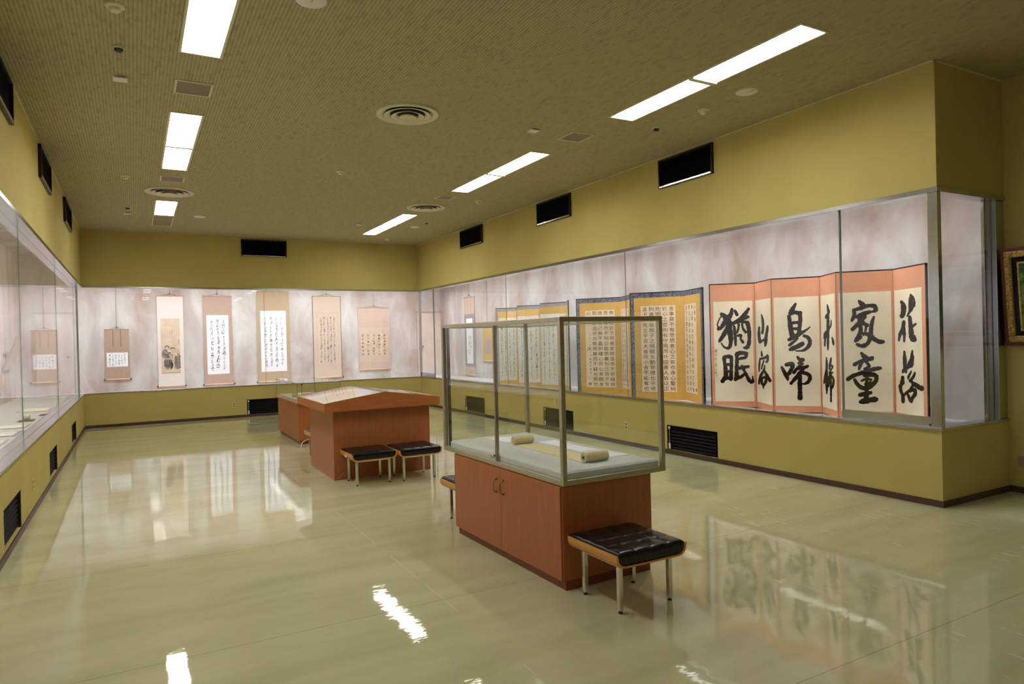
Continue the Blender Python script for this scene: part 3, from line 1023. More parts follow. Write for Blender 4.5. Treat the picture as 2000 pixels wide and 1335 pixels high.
mb = roll(MB(), -.10, .075, .50, .033)
mb.build('far_roll', MAT['scrollp'], hs)
mb = roll(MB(), -.09, .10, -.46, .034)
mb.build('near_roll', MAT['scrollp'], hs)
MB().hexa([(-.09, -.46, 0), (.10, -.46, 0), (.075, .50, 0), (-.10, .50, 0), (-.09, -.46, .002), (.10, -.46, .002), (.075, .50, .002), (-.10, .50, .002)]).build('open_strip', MAT['scrollp'], hs)
mb = MB(); mb.smooth = True
mb.cyl((-.096, -.46, .034), (-.088, -.46, .034), .011).build('core_rod', MAT['knob'], hs)
for y, s, lb in ((3.725, 1, 'clear bar stopper in front of the near scroll roll'), (4.695, 1, 'clear bar stopper in front of the far scroll roll')):
    tag(MB().box(-.085, .105, -.006, .006, 0, .018).build('scroll_stopper', MAT['glass'], None, (2.73, y, Z1), bevel=.002), lb, 'stopper')
PP = [('nearest white printed sheet lying behind the near scroll roll', [(2.86, 4.12), (3.055, 4.12), (3.085, 3.84), (2.89, 3.84)], 1),
      ('middle white printed sheet beside the handscroll strip', [(2.87, 4.455), (3.02, 4.455), (3.05, 4.14), (2.87, 4.14)], 2),
      ('white printed sheet just beyond the middle sheet, near the far roll', [(2.86, 4.75), (3.035, 4.75), (3.025, 4.475), (2.88, 4.475)], 3),
      ('white sheet behind the far scroll roll at the left pane', [(2.62, 5.19), (2.84, 5.17), (2.845, 4.90), (2.66, 4.89)], 4)]
for lb, pts, sd in PP:
    sheet('printed_sheet', pts, Z1, .0015, MAT['paperw'], lb, 'paper', 'printed sheets in the tall glass cabinet', None)
sheet('caption_card', [(2.52, 5.14), (2.575, 5.13), (2.57, 5.03), (2.52, 5.04)], Z1, .002, MAT['papery'], 'tiny cream caption card at the far left of the felt platform', 'card')

# ------------------------------------------------------------------ gabled display table
tb = thing('display_table', 'wooden display table with gabled glass top, two black stools in front', 'display table', (1.99, 7.87, 0))
P = lambda mb, n, m, **k: part(mb, n, m, tb, **k)
P(MB().box(1.99, 3.185, 7.87, 9.07, .0, .80), 'base', MAT['wood'], bevel=.002)
X0, X1, Y0, Y1, XM = 1.865, 3.275, 7.74, 9.22, 2.585
zb, ze, zp = .808, .903, 1.003
for ya, yb in ((Y0, Y0 + .028), (Y1 - .028, Y1)):
    P(MB().prism_y([(X0, zb), (X1, zb), (X1, ze), (XM, zp), (X0, ze)], ya, yb), 'gable_board', MAT['woodH'])
P(MB().box(X0, X0 + .028, Y0 + .028, Y1 - .028, zb, ze), 'side_board', MAT['woodH'])
P(MB().box(X1 - .028, X1, Y0 + .028, Y1 - .028, zb, ze), 'side_board', MAT['woodH'])
P(MB().box(X0 + .028, X1 - .028, Y0 + .028, Y1 - .028, zb, zb + .01), 'underside', MAT['plinth'])
bed = MB()
bed.prism_y([(X0 + .03, ze - .030), (XM, zp - .034), (X1 - .03, ze - .030), (X1 - .03, ze - .04), (XM, zp - .044), (X0 + .03, ze - .04)], Y0 + .03, Y1 - .03)
P(bed, 'sloping_bed', MAT['cloth'])
for xa, za, xb, zz in ((X0 + .012, ze + .0, XM - .012, zp - .002), (XM + .012, zp - .002, X1 - .012, ze + .0)):
    P(MB().prism_y([(xa, za - .003), (xb, zz - .003), (xb, zz + .003), (xa, za + .003)], Y0 + .03, Y1 - .03), 'glass_slope', MAT['glass'])
P(MB().prism_y([(XM - .018, zp - .008), (XM + .018, zp - .008), (XM + .018, zp + .002), (XM, zp + .007), (XM - .018, zp + .002)], Y0 + .029, Y1 - .029), 'ridge_strip', MAT['alu'])
for xa, za, xb, zz in ((X0, ze, XM, zp), (XM, zp, X1, ze)):
    for ya, yb in ((Y0 + .001, Y0 + .026), (Y1 - .026, Y1 - .001)):
        P(MB().prism_y([(xa, za), (xb, zz), (xb, zz + .004), (xa, za + .004)], ya, yb), 'edge_strip', MAT['alu'])
    xe = X0 + .0 if xa == X0 else X1 - .026
for xe in (X0, X1 - .026):
    P(MB().box(xe, xe + .026, Y0, Y1, ze, ze + .004), 'edge_strip', MAT['cedar'])


def slope_sheet(x0, x1, y0, y1, mat, label, left=True, seed=1, ink=True):
    z = lambda x: (ze - .030 + (x - X0 - .03) / (XM - X0 - .03) * (zp - .034 - ze + .030) if left else ze - .030 + (X1 - .03 - x) / (X1 - .03 - XM) * (zp - .034 - ze + .030)) + .0006
    v = [(x0, y0, z(x0)), (x1, y0, z(x1)), (x1, y1, z(x1)), (x0, y1, z(x0))]
    cx, cy, cz = (x0 + x1) / 2, (y0 + y1) / 2, z((x0 + x1) / 2)
    o = MB().hexa([(x - cx, y - cy, w - cz) for x, y, w in v] + [(x - cx, y - cy, w - cz + .0015) for x, y, w in v]).build('calligraphy_sheet', mat, None, (cx, cy, cz))
    tag(o, label, 'paper', 'sheets under the gabled glass')
    if ink:
        rnd = random.Random(seed)
        mb = MB()
        # columns run up the slope, seen from the left side of the table
        for c in range(4):
            yy = y1 - (y1 - y0) * (.14 + .22 * c)
            x = x1 - (x1 - x0) * .12
            while x > x0 + (x1 - x0) * .12:
                s = rnd.uniform(.012, .024)
                for _ in range(3):
                    ax, ay = x + rnd.uniform(-s, s) * .5, yy + rnd.uniform(-s, s) * .7
                    bx_, by = ax + rnd.uniform(-s, s), ay + rnd.uniform(-s, s)
                    w = rnd.uniform(.001, .0035)
                    d = Vector((by - ay, ax - bx_, 0)).normalized() * w
                    q = [(ax + d.x, ay + d.y), (ax - d.x, ay - d.y), (bx_ - d.x, by - d.y), (bx_ + d.x, by + d.y)]
                    mb.add([(a - cx, b - cy, z(a) - cz + .0022) for a, b in q], [(0, 1, 2, 3)])
                x -= s * 1.7
        mb.build('calligraphy', MAT['inkg'], o)


slope_sheet(1.93, 2.53, 7.80, 8.22, MAT['paperg'], 'pale sheet under the left glass slope nearest the gable', seed=4, ink=False)
slope_sheet(1.93, 2.53, 8.26, 8.82, MAT['pink'], 'pink letter sheet with brush writing under the left glass slope', seed=5)
slope_sheet(1.93, 2.53, 8.86, 9.16, MAT['paperg'], 'pale sheet under the left glass slope at its far end', seed=6, ink=False)
for y0, y1, lb in ((7.82, 8.45, 'near pale sheet under the right glass slope'), (8.5, 9.15, 'far pale sheet under the right glass slope')):
    slope_sheet(2.64, 3.2, y0, y1, MAT['paperg'], lb, False, 8, False)
# loose strip of tape at the foot of the base
tag(MB().hexa([(0, 0, 0), (.012, 0, 0), (.074, 0, .062), (.062, 0, .062), (0, .003, 0), (.012, .003, 0), (.074, .003, .062), (.062, .003, .062)]).build('metal_stay', MAT['alu'], None, (2.03, 7.862, .02)), 'thin slanting metal strip at the foot of the gabled table', 'strip')

# ------------------------------------------------------------------ far display table with frameless glass box
ft = thing('display_case_table', 'farthest display table with frameless glass box on reddish base', 'display table', (2.21, 10.95, 0))
P = lambda mb, n, m, **k: part(mb, n, m, ft, **k)
P(MB().box(2.235, 2.90, 10.98, 12.70, .06, .645), 'base', MAT['wood'], bevel=.002)
P(MB().box(2.26, 2.88, 11.0, 12.68, 0, .06), 'plinth', MAT['plinth'])
P(MB().box(2.205, 2.93, 10.93, 12.76, .645, .668), 'top_board', MAT['woodH'], bevel=.002)
P(MB().box(2.25, 2.87, 10.98, 12.70, .668, .70), 'felt_platform', MAT['cloth'])
gx0, gx1, gy0, gy1, gz0, gz1 = 2.215, 2.905, 10.94, 12.74, .669, .965
for b in ((gx0, gx1, gy0, gy0 + .006, gz0, gz1), (gx0, gx1, gy1 - .006, gy1, gz0, gz1), (gx0, gx0 + .006, gy0 + .007, gy1 - .007, gz0, gz1), (gx1 - .006, gx1, gy0 + .007, gy1 - .007, gz0, gz1)):
    P(MB().box(*b), 'glass_side', MAT['glass'])
P(MB().box(gx0, gx1, gy0, gy1, gz1, gz1 + .008), 'glass_lid', MAT['glass'])
P(MB().box(gx0 - .001, gx1 + .001, gy0 - .002, gy0, gz1 + .0, gz1 + .009).box(gx0 - .002, gx0, gy0, gy1, gz1 + .0, gz1 + .009), 'lid_edge', MAT['joint'])
for x, y in ((gx0 + .003, gy0 + .003), (gx1 - .003, gy0 + .003), (gx0 + .003, gy1 - .003), (gx1 - .003, gy1 - .003)):
    P(MB().box(x - .004, x + .004, y - .004, y + .004, gz0, gz1), 'edge_joint', MAT['joint'])
mb = MB(); mb.smooth = True
mb.cyl((2.32, 11.08, .70), (2.32, 11.08, .945), .004).cyl((2.32, 11.08, .93), (2.32, 11.08, .955), .006, r1=.016)
P(mb, 'lid_support', MAT['black'])
r3 = MB()
roll(r3, -.15, .15, 0, .032)
tag(r3.build('rolled_scroll', MAT['scrollp'], None, (2.45, 11.75, .7005)), 'pale green rolled scroll inside the far frameless glass box', 'scroll')
sheet('white_sheet', [(2.42, 11.45), (2.80, 11.45), (2.80, 11.15), (2.45, 11.15)], .7005, .003, MAT['paperw'], 'white sheet near the front of the far glass box', 'paper', None, 9)
sheet('white_sheet', [(2.42, 12.4), (2.80, 12.4), (2.80, 12.0), (2.45, 12.0)], .7005, .003, MAT['paperw'], 'white sheet at the back of the far glass box', 'paper', None, 10)
cb = MB(); cb.smooth = True
cb.tube([(2.20 + .10 * t ** 2 + .12 * t ** 3, 10.60 + .42 * t - .11 * t * t, .006 + .085 * max(0, math.sin((t - .18) * 1.9)) if t > .18 else .006) for t in [k / 24 for k in range(25)]], .006)
tag(cb.build('power_cable', MAT['white'], None), 'thin white cable curling to the floor at the far display table', 'cable')

# ------------------------------------------------------------------ stools
def cushion_mesh():
    mb = MB(); mb.smooth = True
    n = 56
    hx, hy, zt, zb_ = .241, .243, .374, .296
    ncx, ncy = 4, 4
    def top(u, v):
        x, y = u * hx, v * hy
        e = 1 - max(abs(u), abs(v))
        edge = -0.009 * max(0, 1 - e / .09) ** 2
        gx = abs(((u + 1) / 2 * ncx + .5) % 1 - .5)
        gy = abs(((v + 1) / 2 * ncy + .5) % 1 - .5)
        inx = 1 if .12 < (u + 1) / 2 < .88 else 0
        iny = 1 if .12 < (v + 1) / 2 < .88 else 0
        g = 0
        if abs(u) < .9:
            g = max(g, math.exp(-(gx / .07) ** 2) * inx * .7)
        if abs(v) < .9:
            g = max(g, math.exp(-(gy / .07) ** 2) * iny * .7)
        bt = math.exp(-((gx ** 2 + gy ** 2) / .02)) * inx * iny
        puff = .006 * (1 - (2 * (.5 - gx) - 0) ** 2 * 0) * math.cos(gx * math.pi - math.pi / 2) * math.cos(gy * math.pi - math.pi / 2)
        return (x, y, zt + edge - .003 * g - .005 * bt + puff * .8)
    idx = {}
    vs_, fs = [], []
    for i in range(n + 1):
        for j in range(n + 1):
            idx[i, j] = len(vs_)
            vs_.append(top(-1 + 2 * i / n, -1 + 2 * j / n))
    for i in range(n):
        for j in range(n):
            fs.append((idx[i, j], idx[i + 1, j], idx[i + 1, j + 1], idx[i, j + 1]))
    ring = [(i, 0) for i in range(n)] + [(n, j) for j in range(n)] + [(i, n) for i in range(n, 0, -1)] + [(0, j) for j in range(n, 0, -1)]
    prev = [idx[k] for k in ring]
    for dz, off in ((.016, .003), (.045, .003), (.066, -.002), (.082, -.014)):
        cur = []
        for (i, j) in ring:
            x, y, z = vs_[idx[i, j]]
            sx, sy = x / hx, y / hy
            cx = x + (off if dz < .06 else off) * (1 if sx > .999 else -1 if sx < -.999 else 0)
            cy = y + (off if dz < .06 else 0) * (1 if sy > .999 else -1 if sy < -.999 else 0)
            cur.append(len(vs_))
            vs_.append((cx, cy, zt - dz))
        m = len(ring)
        for q in range(m):
            fs.append((prev[q], cur[q], cur[(q + 1) % m], prev[(q + 1) % m]))
        prev = cur
    fs.append(tuple(prev[::-1]))
    return mb.add(vs_, fs)


def make_stool(label, loc):
    t = thing('stool', label, 'stool', loc, 0, 'low black leather stools')
    cushion_mesh().build('cushion', MAT['leather'], t)
    # plywood shell: shallow U extruded along y
    outer = [(-.262, .356), (-.261, .335), (-.257, .315), (-.248, .299), (-.232, .287), (-.205, .281), (-.10, .280), (.10, .280), (.205, .281), (.232, .287), (.248, .299), (.257, .315), (.261, .335), (.262, .356)]
    inner = [(x * (.955 if abs(x) > .2 else 1.0), z + (.000 if z > .34 else .011)) for x, z in outer][::-1]
    mb = MB()
    nn = len(outer)
    for i in range(nn - 1):
        a, b = outer[i], outer[i + 1]
        c, d = inner[nn - 2 - i], inner[nn - 1 - i]
        v = [(p[0], y, p[1]) for y in (-.246, .246) for p in (a, b, c, d)]
        mb.add(v, [(3, 2, 1, 0), (4, 5, 6, 7), (0, 1, 5, 4), (2, 3, 7, 6)] + ([(0, 4, 7, 3)] if i == 0 else []) + ([(1, 2, 6, 5)] if i == nn - 2 else []))
    mb.build('plywood_shell', MAT['ply'], t)
    mb = MB()
    for y in (-.172, .172):
        mb.box(-.18, .18, y - .011, y + .011, .260, .281)
    for x in (-.178, .178):
        mb.box(x - .011, x + .011, -.16, .16, .260, .281)
    mb.build('seat_frame', MAT['chrome'], t, bevel=.001)
    for x in (-.187, .187):
        for y in (-.172, .172):
            l = MB().box(x - .0135, x + .0135, y - .0135, y + .0135, .016, .281).build('leg', MAT['chrome'], t, bevel=.0015)
            f = MB(); f.smooth = True
            f.cyl((x, y, 0), (x, y, .008), .013).cyl((x, y, .008), (x, y, .017), .006)
            f.build('foot', MAT['black'], l)
    return t


st = make_stool('nearest black leather stool with plywood shell in front of the tall glass cabinet', (2.598, 3.292, 0))
dup(st, (2.315, 7.60, 0), 0, 'left of the two black stools in front of the gabled table')
dup(st, (2.848, 7.56, 0), 0, 'right of the two black stools in front of the gabled table')
s4 = dup(st, (2.635, 5.41, 0), 0, 'black stool mostly hidden behind the far end of the tall glass cabinet')
dup(st, (2.36, 9.74, 0), 0, 'black stool almost hidden between the gabled table and the farthest table')
MB().box(-.2595, -.2575, -.02, .045, .300, .345).build('paper_sticker', MAT['white'], bpy.data.objects['stool.001'], label='small white sticker on the shell')
MB().box(-.2595, -.2575, -.22, -.17, .300, .345).build('paper_sticker', MAT['white'], s4, label='small white sticker on the shell')

# ------------------------------------------------------------------ writing helpers
_glyph = {}


def glyph(ch):
    if ch not in _glyph:
        cu = bpy.data.curves.new('tmp', 'FONT')
        cu.body = ch
        cu.size = 1.0
        cu.resolution_u = 2
        cu.offset = 0.0
        ob = bpy.data.objects.new('tmp', cu)
        COL.objects.link(ob)
        dg = bpy.context.evaluated_depsgraph_get()
        me = bpy.data.meshes.new_from_object(ob.evaluated_get(dg))
        v = [(p.co.x, p.co.y) for p in me.vertices]
        f = [tuple(p.vertices) for p in me.polygons]
        bpy.data.objects.remove(ob)
        bpy.data.curves.remove(cu)
        bpy.data.meshes.remove(me)
        if v:
            x0, x1 = min(a for a, _ in v), max(a for a, _ in v)
            y0, y1 = min(b for _, b in v), max(b for _, b in v)
            cx, cy = (x0 + x1) / 2, (y0 + y1) / 2
            v = [(a - cx, b - cy) for a, b in v]
        _glyph[ch] = (v, f)
    return _glyph[ch]


def put_text(mb, cols, us, zt, zb_, size, y, rnd, aspect=1.0):
    """vertical columns of characters; us = column centres, first column is the rightmost"""
    for txt, u in zip(cols, us):
        n = len(txt)
        for i, ch in enumerate(txt):
            if ch == ' ':
                continue
            z = zt + (zb_ - zt) * i / max(n - 1, 1)
            v, f = glyph(ch)
            a = rnd.uniform(-.05, .05)
            s = size * rnd.uniform(.92, 1.08)
            ca, sa = math.cos(a), math.sin(a)
            mb.add([(u + (p * ca - q * sa) * s * aspect, y, z + (p * sa + q * ca) * s) for p, q in v], f)


KANA = 'しのれそくろりをもえんらやみてさきとなはかにけむあめつよちすふ月山風花人水心之不有'


def cursive(mb, u0, u1, zt, zb_, cols, size, y, rnd, weight=1.0, fade=0.0):
    """columns of running brush script: slanted signs joined by thin linking strokes"""
    for c in range(cols):
        u = u1 - (u1 - u0) * (c + .5) / cols
        z = zt - size * .5 - rnd.uniform(0, size * .6)
        drift = 0
        px = None
        while z > zb_ + size * .4:
            s = size * rnd.uniform(.62, 1.3)
            heavy = rnd.random() < .22
            v, f = glyph(rnd.choice(KANA))
            a = rnd.uniform(-.4, .4)
            sh = rnd.uniform(.0, .7)
            ca, sa = math.cos(a), math.sin(a)
            x = u + drift
            reps = ((0, 0), (s * .035, -s * .02)) if heavy else ((0, 0),)
            for k, (ox, oz) in enumerate(reps):
                mb.add([(x + ox + (p * ca - q * sa + q * sh * .5) * s * .72, y - k * .0001, z + oz + (p * sa + q * ca) * s * 1.05) for p, q in v], f)
            if px is not None and rnd.random() < .8:
                w = s * .05 * weight
                mb.stroke([(px[0], px[1], w * .4, w * .4), ((px[0] + x) / 2 + s * .12, (px[1] + z + s * .4) / 2, w, w), (x + s * .1, z + s * .38, w * .5, w * .5)], y)
            if rnd.random() < .25:
                w = s * .13 * weight
                mb.stroke([(x - s * .3, z + s * .2, w * .5, w * .5), (x, z + s * .28, w, w), (x + s * .35, z + s * .15, w * .5, w * .5)], y)
            px = (x - s * .05, z - s * .42)
            z -= s * rnd.uniform(1.0, 1.25)
            drift = drift * .7 + rnd.uniform(-.12, .12) * size


def brush(mb, pts, y, rnd, rough=.15):
    """big brush stroke: smoothed, slightly ragged edges; pts = (u,z,wu,wz)"""
    n = len(pts)
    if n == 2:
        a, b = pts
        pts = [a, tuple((a[i] + b[i]) / 2 for i in range(4)), b]
        n = 3
    out = []
    for i in range(n - 1):
        p0, p1, p2, p3 = pts[max(i - 1, 0)], pts[i], pts[i + 1], pts[min(i + 2, n - 1)]
        for k in range(6):
            t = k / 6
            q = []
            for a in range(4):
                q.append(.5 * (2 * p1[a] + (p2[a] - p0[a]) * t + (2 * p0[a] - 5 * p1[a] + 4 * p2[a] - p3[a]) * t * t + (3 * p1[a] - p0[a] - 3 * p2[a] + p3[a]) * t ** 3))
            out.append(q)
    out.append(list(pts[-1]))
    for q in out:
        r = 1 + rnd.uniform(-rough, rough)
        q[2] *= r
        q[3] *= r
    mb.stroke([tuple(q) for q in out], y)
    for e, (q, nx) in enumerate(((out[0], out[1]), (out[-1], out[-2]))):
        m = 12
        v = []
        for k in range(m):
            t = 2 * math.pi * k / m
            r = rnd.uniform(.85, 1.06) / 2
            v.append((q[0] + q[2] * r * math.cos(t), y - .00004, q[1] + q[3] * r * math.sin(t)))
        mb.add(v, [tuple(range(m))])
    # filled joints inside bends
    for q in out[6:-1:6]:
        mb.disc(q[0], q[1], q[2] * .48, q[3] * .48, y - .00002, 12)


def place_panel(root, a, b):
    """panel transform inside an unrotated root: local x from a to b"""
    d = Vector((b[0] - a[0], b[1] - a[1]))
    return (a[0] - root.location.x, a[1] - root.location.y, 0), math.atan2(d.y, d.x), d.length


ZF, ZS = ZFL + .001, 2.222

# ------------------------------------------------------------------ big calligraphy screen (six panels)
STROKES = [[[273,1893,33,35,263,1841,44,46,226,1784,55,58,180,1727,50,52,140,1670,39,41,106,1654,33,35],[144,1839,31,33,171,1821,50,52,209,1773,55,58],[155,1833,16,16,114,1764,13,14,93,1701,16,16,112,1671,18,19],[182,1820,44,46,225,1749,67,70,235,1656,66,70,249,1563,55,58,251,1481,44,46,229,1412,33,35,174,1419,22,23,136,1472,16,16],[247,1714,55,58,201,1634,50,52,160,1565,45,47,114,1496,33,35],[311,1874,31,32,332,1827,38,39],[471,1892,31,32,437,1841,40,42,392,1791,44,46,336,1740,44,46,280,1719,33,35],[464,1794,37,39,392,1773,42,44,314,1735,40,42],[296,1678,31,32,302,1596,31,32,307,1515,31,32,308,1445,24,26],[280,1713,33,35,369,1739,28,29,446,1725,38,40],[457,1719,44,46,471,1638,44,46,475,1546,39,42,468,1465,39,42,445,1413,44,46,406,1409,22,23],[352,1711,24,25,345,1653,24,25,327,1596,22,23],[391,1716,22,23,400,1652,24,25,432,1605,29,30],[338,1561,31,32,376,1565,31,32,370,1525,26,28,397,1478,33,35],[165,1291,40,42,172,1215,42,44,181,1134,44,47,179,1052,44,47,142,994,45,47],[160,1291,38,40,216,1302,40,42,254,1290,40,42],[254,1290,40,42,252,1203,38,39,247,1110,38,40,243,1017,42,44],[180,1198,31,33,241,1203,31,33],[184,1116,29,30,245,1116,29,30],[165,1035,40,42,243,1028,40,42],[322,1335,44,46,383,1345,42,44,432,1333,40,42],[432,1333,37,39,425,1287,33,35,370,1276,29,30,320,1260,27,28],[321,1317,42,44,319,1225,40,42,314,1132,40,42,310,1039,49,51,298,1016,44,46],[304,1028,42,44,365,1044,37,39,399,1073,26,28],[334,1149,33,35,390,1160,33,35,456,1171,31,32],[379,1177,33,35,400,1131,33,35,432,1061,35,37,463,997,39,42,501,979,33,35,503,1049,13,14]],[[233,1812,31,11,269,1744,61,22,276,1666,66,25,250,1588,67,25],[146,1657,56,20,135,1589,69,25,144,1521,81,29,166,1476,74,27],[166,1476,74,27,276,1504,54,20],[426,1669,52,20,402,1609,70,26,368,1543,82,31,350,1488,89,33,332,1432,48,18],[206,1363,37,14,218,1313,61,23],[153,1272,56,20,308,1288,60,22,405,1318,53,20,396,1257,65,24,350,1239,48,18],[153,1266,50,18,123,1191,50,18,112,1117,38,14],[276,1253,42,16,226,1196,43,16,192,1149,37,14],[302,1199,30,11,285,1153,48,18,172,1069,74,27,121,1009,69,25,96,962,51,18],[283,1131,66,25,370,1080,82,31,455,1025,81,31],[201,1037,55,20,324,1055,60,22,336,1012,71,27,258,962,73,27,197,969,62,23,200,1026,55,20],[242,961,55,20,240,916,31,11]],[[259,1915,24,26,236,1873,39,43,205,1826,35,38],[200,1805,35,38,250,1819,35,38,303,1801,39,42],[303,1807,39,42,307,1737,37,40,300,1663,35,38,289,1589,39,43],[188,1773,34,36,196,1688,41,45,206,1602,43,47,219,1548,45,49],[218,1698,26,28,296,1701,29,32],[221,1628,28,30,295,1631,29,32],[179,1501,30,32,244,1537,39,43,313,1578,33,36,363,1608,21,23,407,1644,14,15],[273,1515,18,19,213,1463,28,30,181,1437,22,24],[192,1389,36,38,261,1419,43,47,326,1455,39,42],[342,1545,25,28,385,1523,33,36,404,1470,35,38,383,1417,35,38,329,1376,21,23,250,1372,12,13],[98,1181,24,26,122,1132,36,39,150,1073,36,39,160,1036,20,21],[148,1213,36,39,188,1223,38,41,218,1223,35,38],[218,1223,37,41,207,1175,39,43,171,1111,34,36],[151,1090,26,28,191,1116,24,26],[269,1302,27,30,292,1270,31,34,331,1270,29,32,277,1228,25,28],[321,1222,21,23,266,1174,27,30,226,1121,30,32],[246,1164,20,21,320,1174,35,38,374,1195,25,28],[193,999,30,32,234,1047,31,34,284,1110,35,38,324,1153,29,32],[304,1121,29,32,362,1110,35,38,396,1073,33,36,380,1020,33,36,341,993,21,23,311,993,10,11],[289,1089,39,43,287,983,41,45,287,898,41,45,286,828,43,47]],[[246,1882,29,10,263,1836,69,24,290,1794,75,26],[290,1794,63,22,200,1761,59,20,189,1736,41,14],[260,1785,64,22,254,1693,81,28,250,1632,75,26,247,1571,75,26,241,1480,64,22,235,1388,47,16],[357,1711,28,10,339,1651,45,16,264,1612,69,24,157,1562,83,29,115,1520,48,17],[203,1582,59,20,154,1510,60,21,133,1427,42,14],[373,1521,39,14,404,1471,61,22,411,1441,34,12],[176,1299,30,10,187,1233,65,23,176,1160,71,25,170,1067,77,27,170,964,71,25,165,892,30,10],[77,1020,43,15,127,1085,66,23,176,1160,59,21],[82,1005,49,17,169,1047,54,19,245,1087,47,16],[331,1299,40,14,298,1237,63,22,271,1175,52,18],[268,1216,46,16,368,1210,51,18,323,1168,40,14,263,1134,41,14,364,1139,51,18],[292,1136,63,22,259,1063,64,22,224,979,53,18],[319,1107,51,18,388,1071,56,20,376,1010,62,22,339,967,46,16],[306,1126,52,18,303,1025,57,20,301,914,52,18,295,817,46,16]],[[217,1904,20,23,239,1875,40,45,269,1839,34,38,228,1818,26,29],[167,1809,29,32,171,1752,35,39,149,1702,27,30],[177,1809,26,30,238,1829,30,34,309,1849,30,34,364,1841,36,41,374,1802,34,38,348,1786,20,23],[196,1734,31,34,247,1761,36,41,308,1781,30,34,338,1786,16,18],[267,1738,40,45,215,1671,41,45,152,1605,31,34],[216,1711,37,41,250,1670,34,39,295,1641,30,34],[225,1648,34,39,228,1580,36,41,196,1513,35,39,175,1479,26,30],[280,1624,20,23,269,1568,16,18,253,1546,20,23],[355,1729,20,23,336,1668,30,34,325,1589,36,41,318,1521,40,45,292,1454,34,38,241,1427,34,39,190,1445,24,27],[232,1523,26,29,191,1490,31,34],[253,1557,26,29,304,1544,36,41,353,1498,36,41,402,1469,36,40,437,1468,32,36],[234,1347,26,29,259,1313,40,45,299,1290,34,38,334,1301,28,32],[160,1229,31,34,207,1257,35,39,268,1279,34,39,329,1290,30,34],[242,1262,20,23,216,1217,26,30,205,1183,24,27],[278,1251,24,27,302,1216,26,29,256,1183,20,23],[96,1075,33,37,143,1109,35,39,215,1138,37,41,286,1160,34,38,347,1182,36,41,407,1193,26,29],[162,1070,27,30,187,1024,35,39,222,990,37,41,262,979,36,41],[255,1115,30,34,316,1126,36,41,361,1114,36,41,365,1069,34,38,334,1024,36,41,293,990,34,38],[223,1058,18,20,274,1081,20,23,315,1069,22,25],[263,1024,24,27,309,1041,22,25],[280,1092,24,27,273,1024,30,34,272,933,40,45,265,877,40,45],[210,910,35,39,271,928,36,41,312,934,28,32],[214,837,37,41,280,854,46,52,361,866,44,50]],[[159,1871,40,22,191,1831,67,37,195,1777,70,39,167,1729,67,37],[331,1936,26,15,328,1867,64,36,332,1814,75,43,306,1772,49,28,255,1720,16,9],[359,1919,23,13,389,1874,26,15,383,1822,41,23],[195,1668,51,28,172,1603,55,31,119,1538,48,26,97,1483,32,18],[192,1614,39,22,199,1538,43,24,193,1472,35,20],[303,1714,42,23,314,1644,57,32,323,1569,68,38,334,1505,68,38,380,1489,59,34,382,1526,26,15],[309,1601,46,26,405,1642,30,17],[193,1369,32,17,196,1309,47,26,198,1244,51,28,186,1200,39,22],[338,1377,26,15,317,1302,42,24,276,1237,54,30],[355,1325,23,13,324,1239,45,26,255,1214,50,28,176,1178,47,26,155,1155,32,18],[216,1213,47,26,214,1158,31,17],[312,1174,23,13,261,1118,35,19,251,1095,19,11],[378,1167,22,13,348,1123,38,21,289,1076,38,22],[153,1106,44,24,141,1050,60,33,105,1009,52,29,117,955,48,26,149,914,52,29,147,854,44,24],[279,1081,38,22,364,1049,56,32,482,1016,65,38,492,1042,18,10],[345,1048,38,21,286,990,35,19,206,946,39,22,165,916,24,13],[265,967,35,19,362,996,45,26,370,954,49,28,321,908,49,28,300,868,34,19],[245,933,39,22,272,892,46,26,291,867,34,19]]]
FOLD = [(6.384, 6.29), (6.791, 5.924), (6.521, 5.444), (6.851, 5.043), (6.554, 4.632), (6.903, 4.22), (6.602, 3.717)]
big = thing('folding_screen', 'large salmon-bordered six-panel folding screen with huge black brush characters', 'folding screen', (6.384, 6.29, ZF), group=None)
rnd = random.Random(3)
for i in range(6):
    loc, rot, w = place_panel(big, FOLD[i], FOLD[i + 1])
    e = .0004
    zo = -ZF
    pn = MB().box(e, w - e, 0.0, .020, 0, ZS + zo).build('panel', MAT['lacquer'], big, loc, rot)
    ml = .012 if i == 0 else .003
    mr = .012 if i == 5 else .003
    MB().box(e + ml, w - e - mr, -.0015, 0, .012, ZS + zo - .014).build('silk_border', MAT['peach'], pn)
    pl, pr = (.05, .030) if i == 0 else (.024, .05) if i == 5 else (.024, .032)
    pr = {0: .028, 1: .028, 2: .016, 3: .036, 4: .022, 5: .072}[i]
    MB().box(pl, w - pr, -.0030, -.0015, .735 + zo, 1.995 + zo).build('paper', MAT['paper'], pn)
    mb = MB()
    KW = (1.18, 1.4, 1.22, 1.25, 1.18, 1.38)[i]
    for st_ in STROKES[i]:
        q = [(st_[k] / 1000, st_[k + 1] / 1000 + zo, st_[k + 2] * KW / 1000, st_[k + 3] * KW / 1000) for k in range(0, len(st_), 4)]
        brush(mb, q, -.0036 - .00008 * (rnd.random()), rnd)
    mb.build('brush_characters', MAT['ink'], pn)
    if i == 0:
        mb = MB()
        cursive(mb, .055, .085, 1.40 + zo, 1.02 + zo, 1, .036, -.0037, rnd, .6)
        mb.build('signature', MAT['inkg'], pn)

# ------------------------------------------------------------------ two-panel gold screens with block script
C_FRONT = ['言事莫不有思思者心之官也身心聖純', '於心之官則有守焉而外從善人皆以正', '則明從聽則聰色與貌則恭不義之與事', '則肅敬故顔子之視聽言動非禮也乎禮', '孟子曰先立乎其大者而小者不能奪也']
C_SIDE = ['心是思 ', '', '', '']


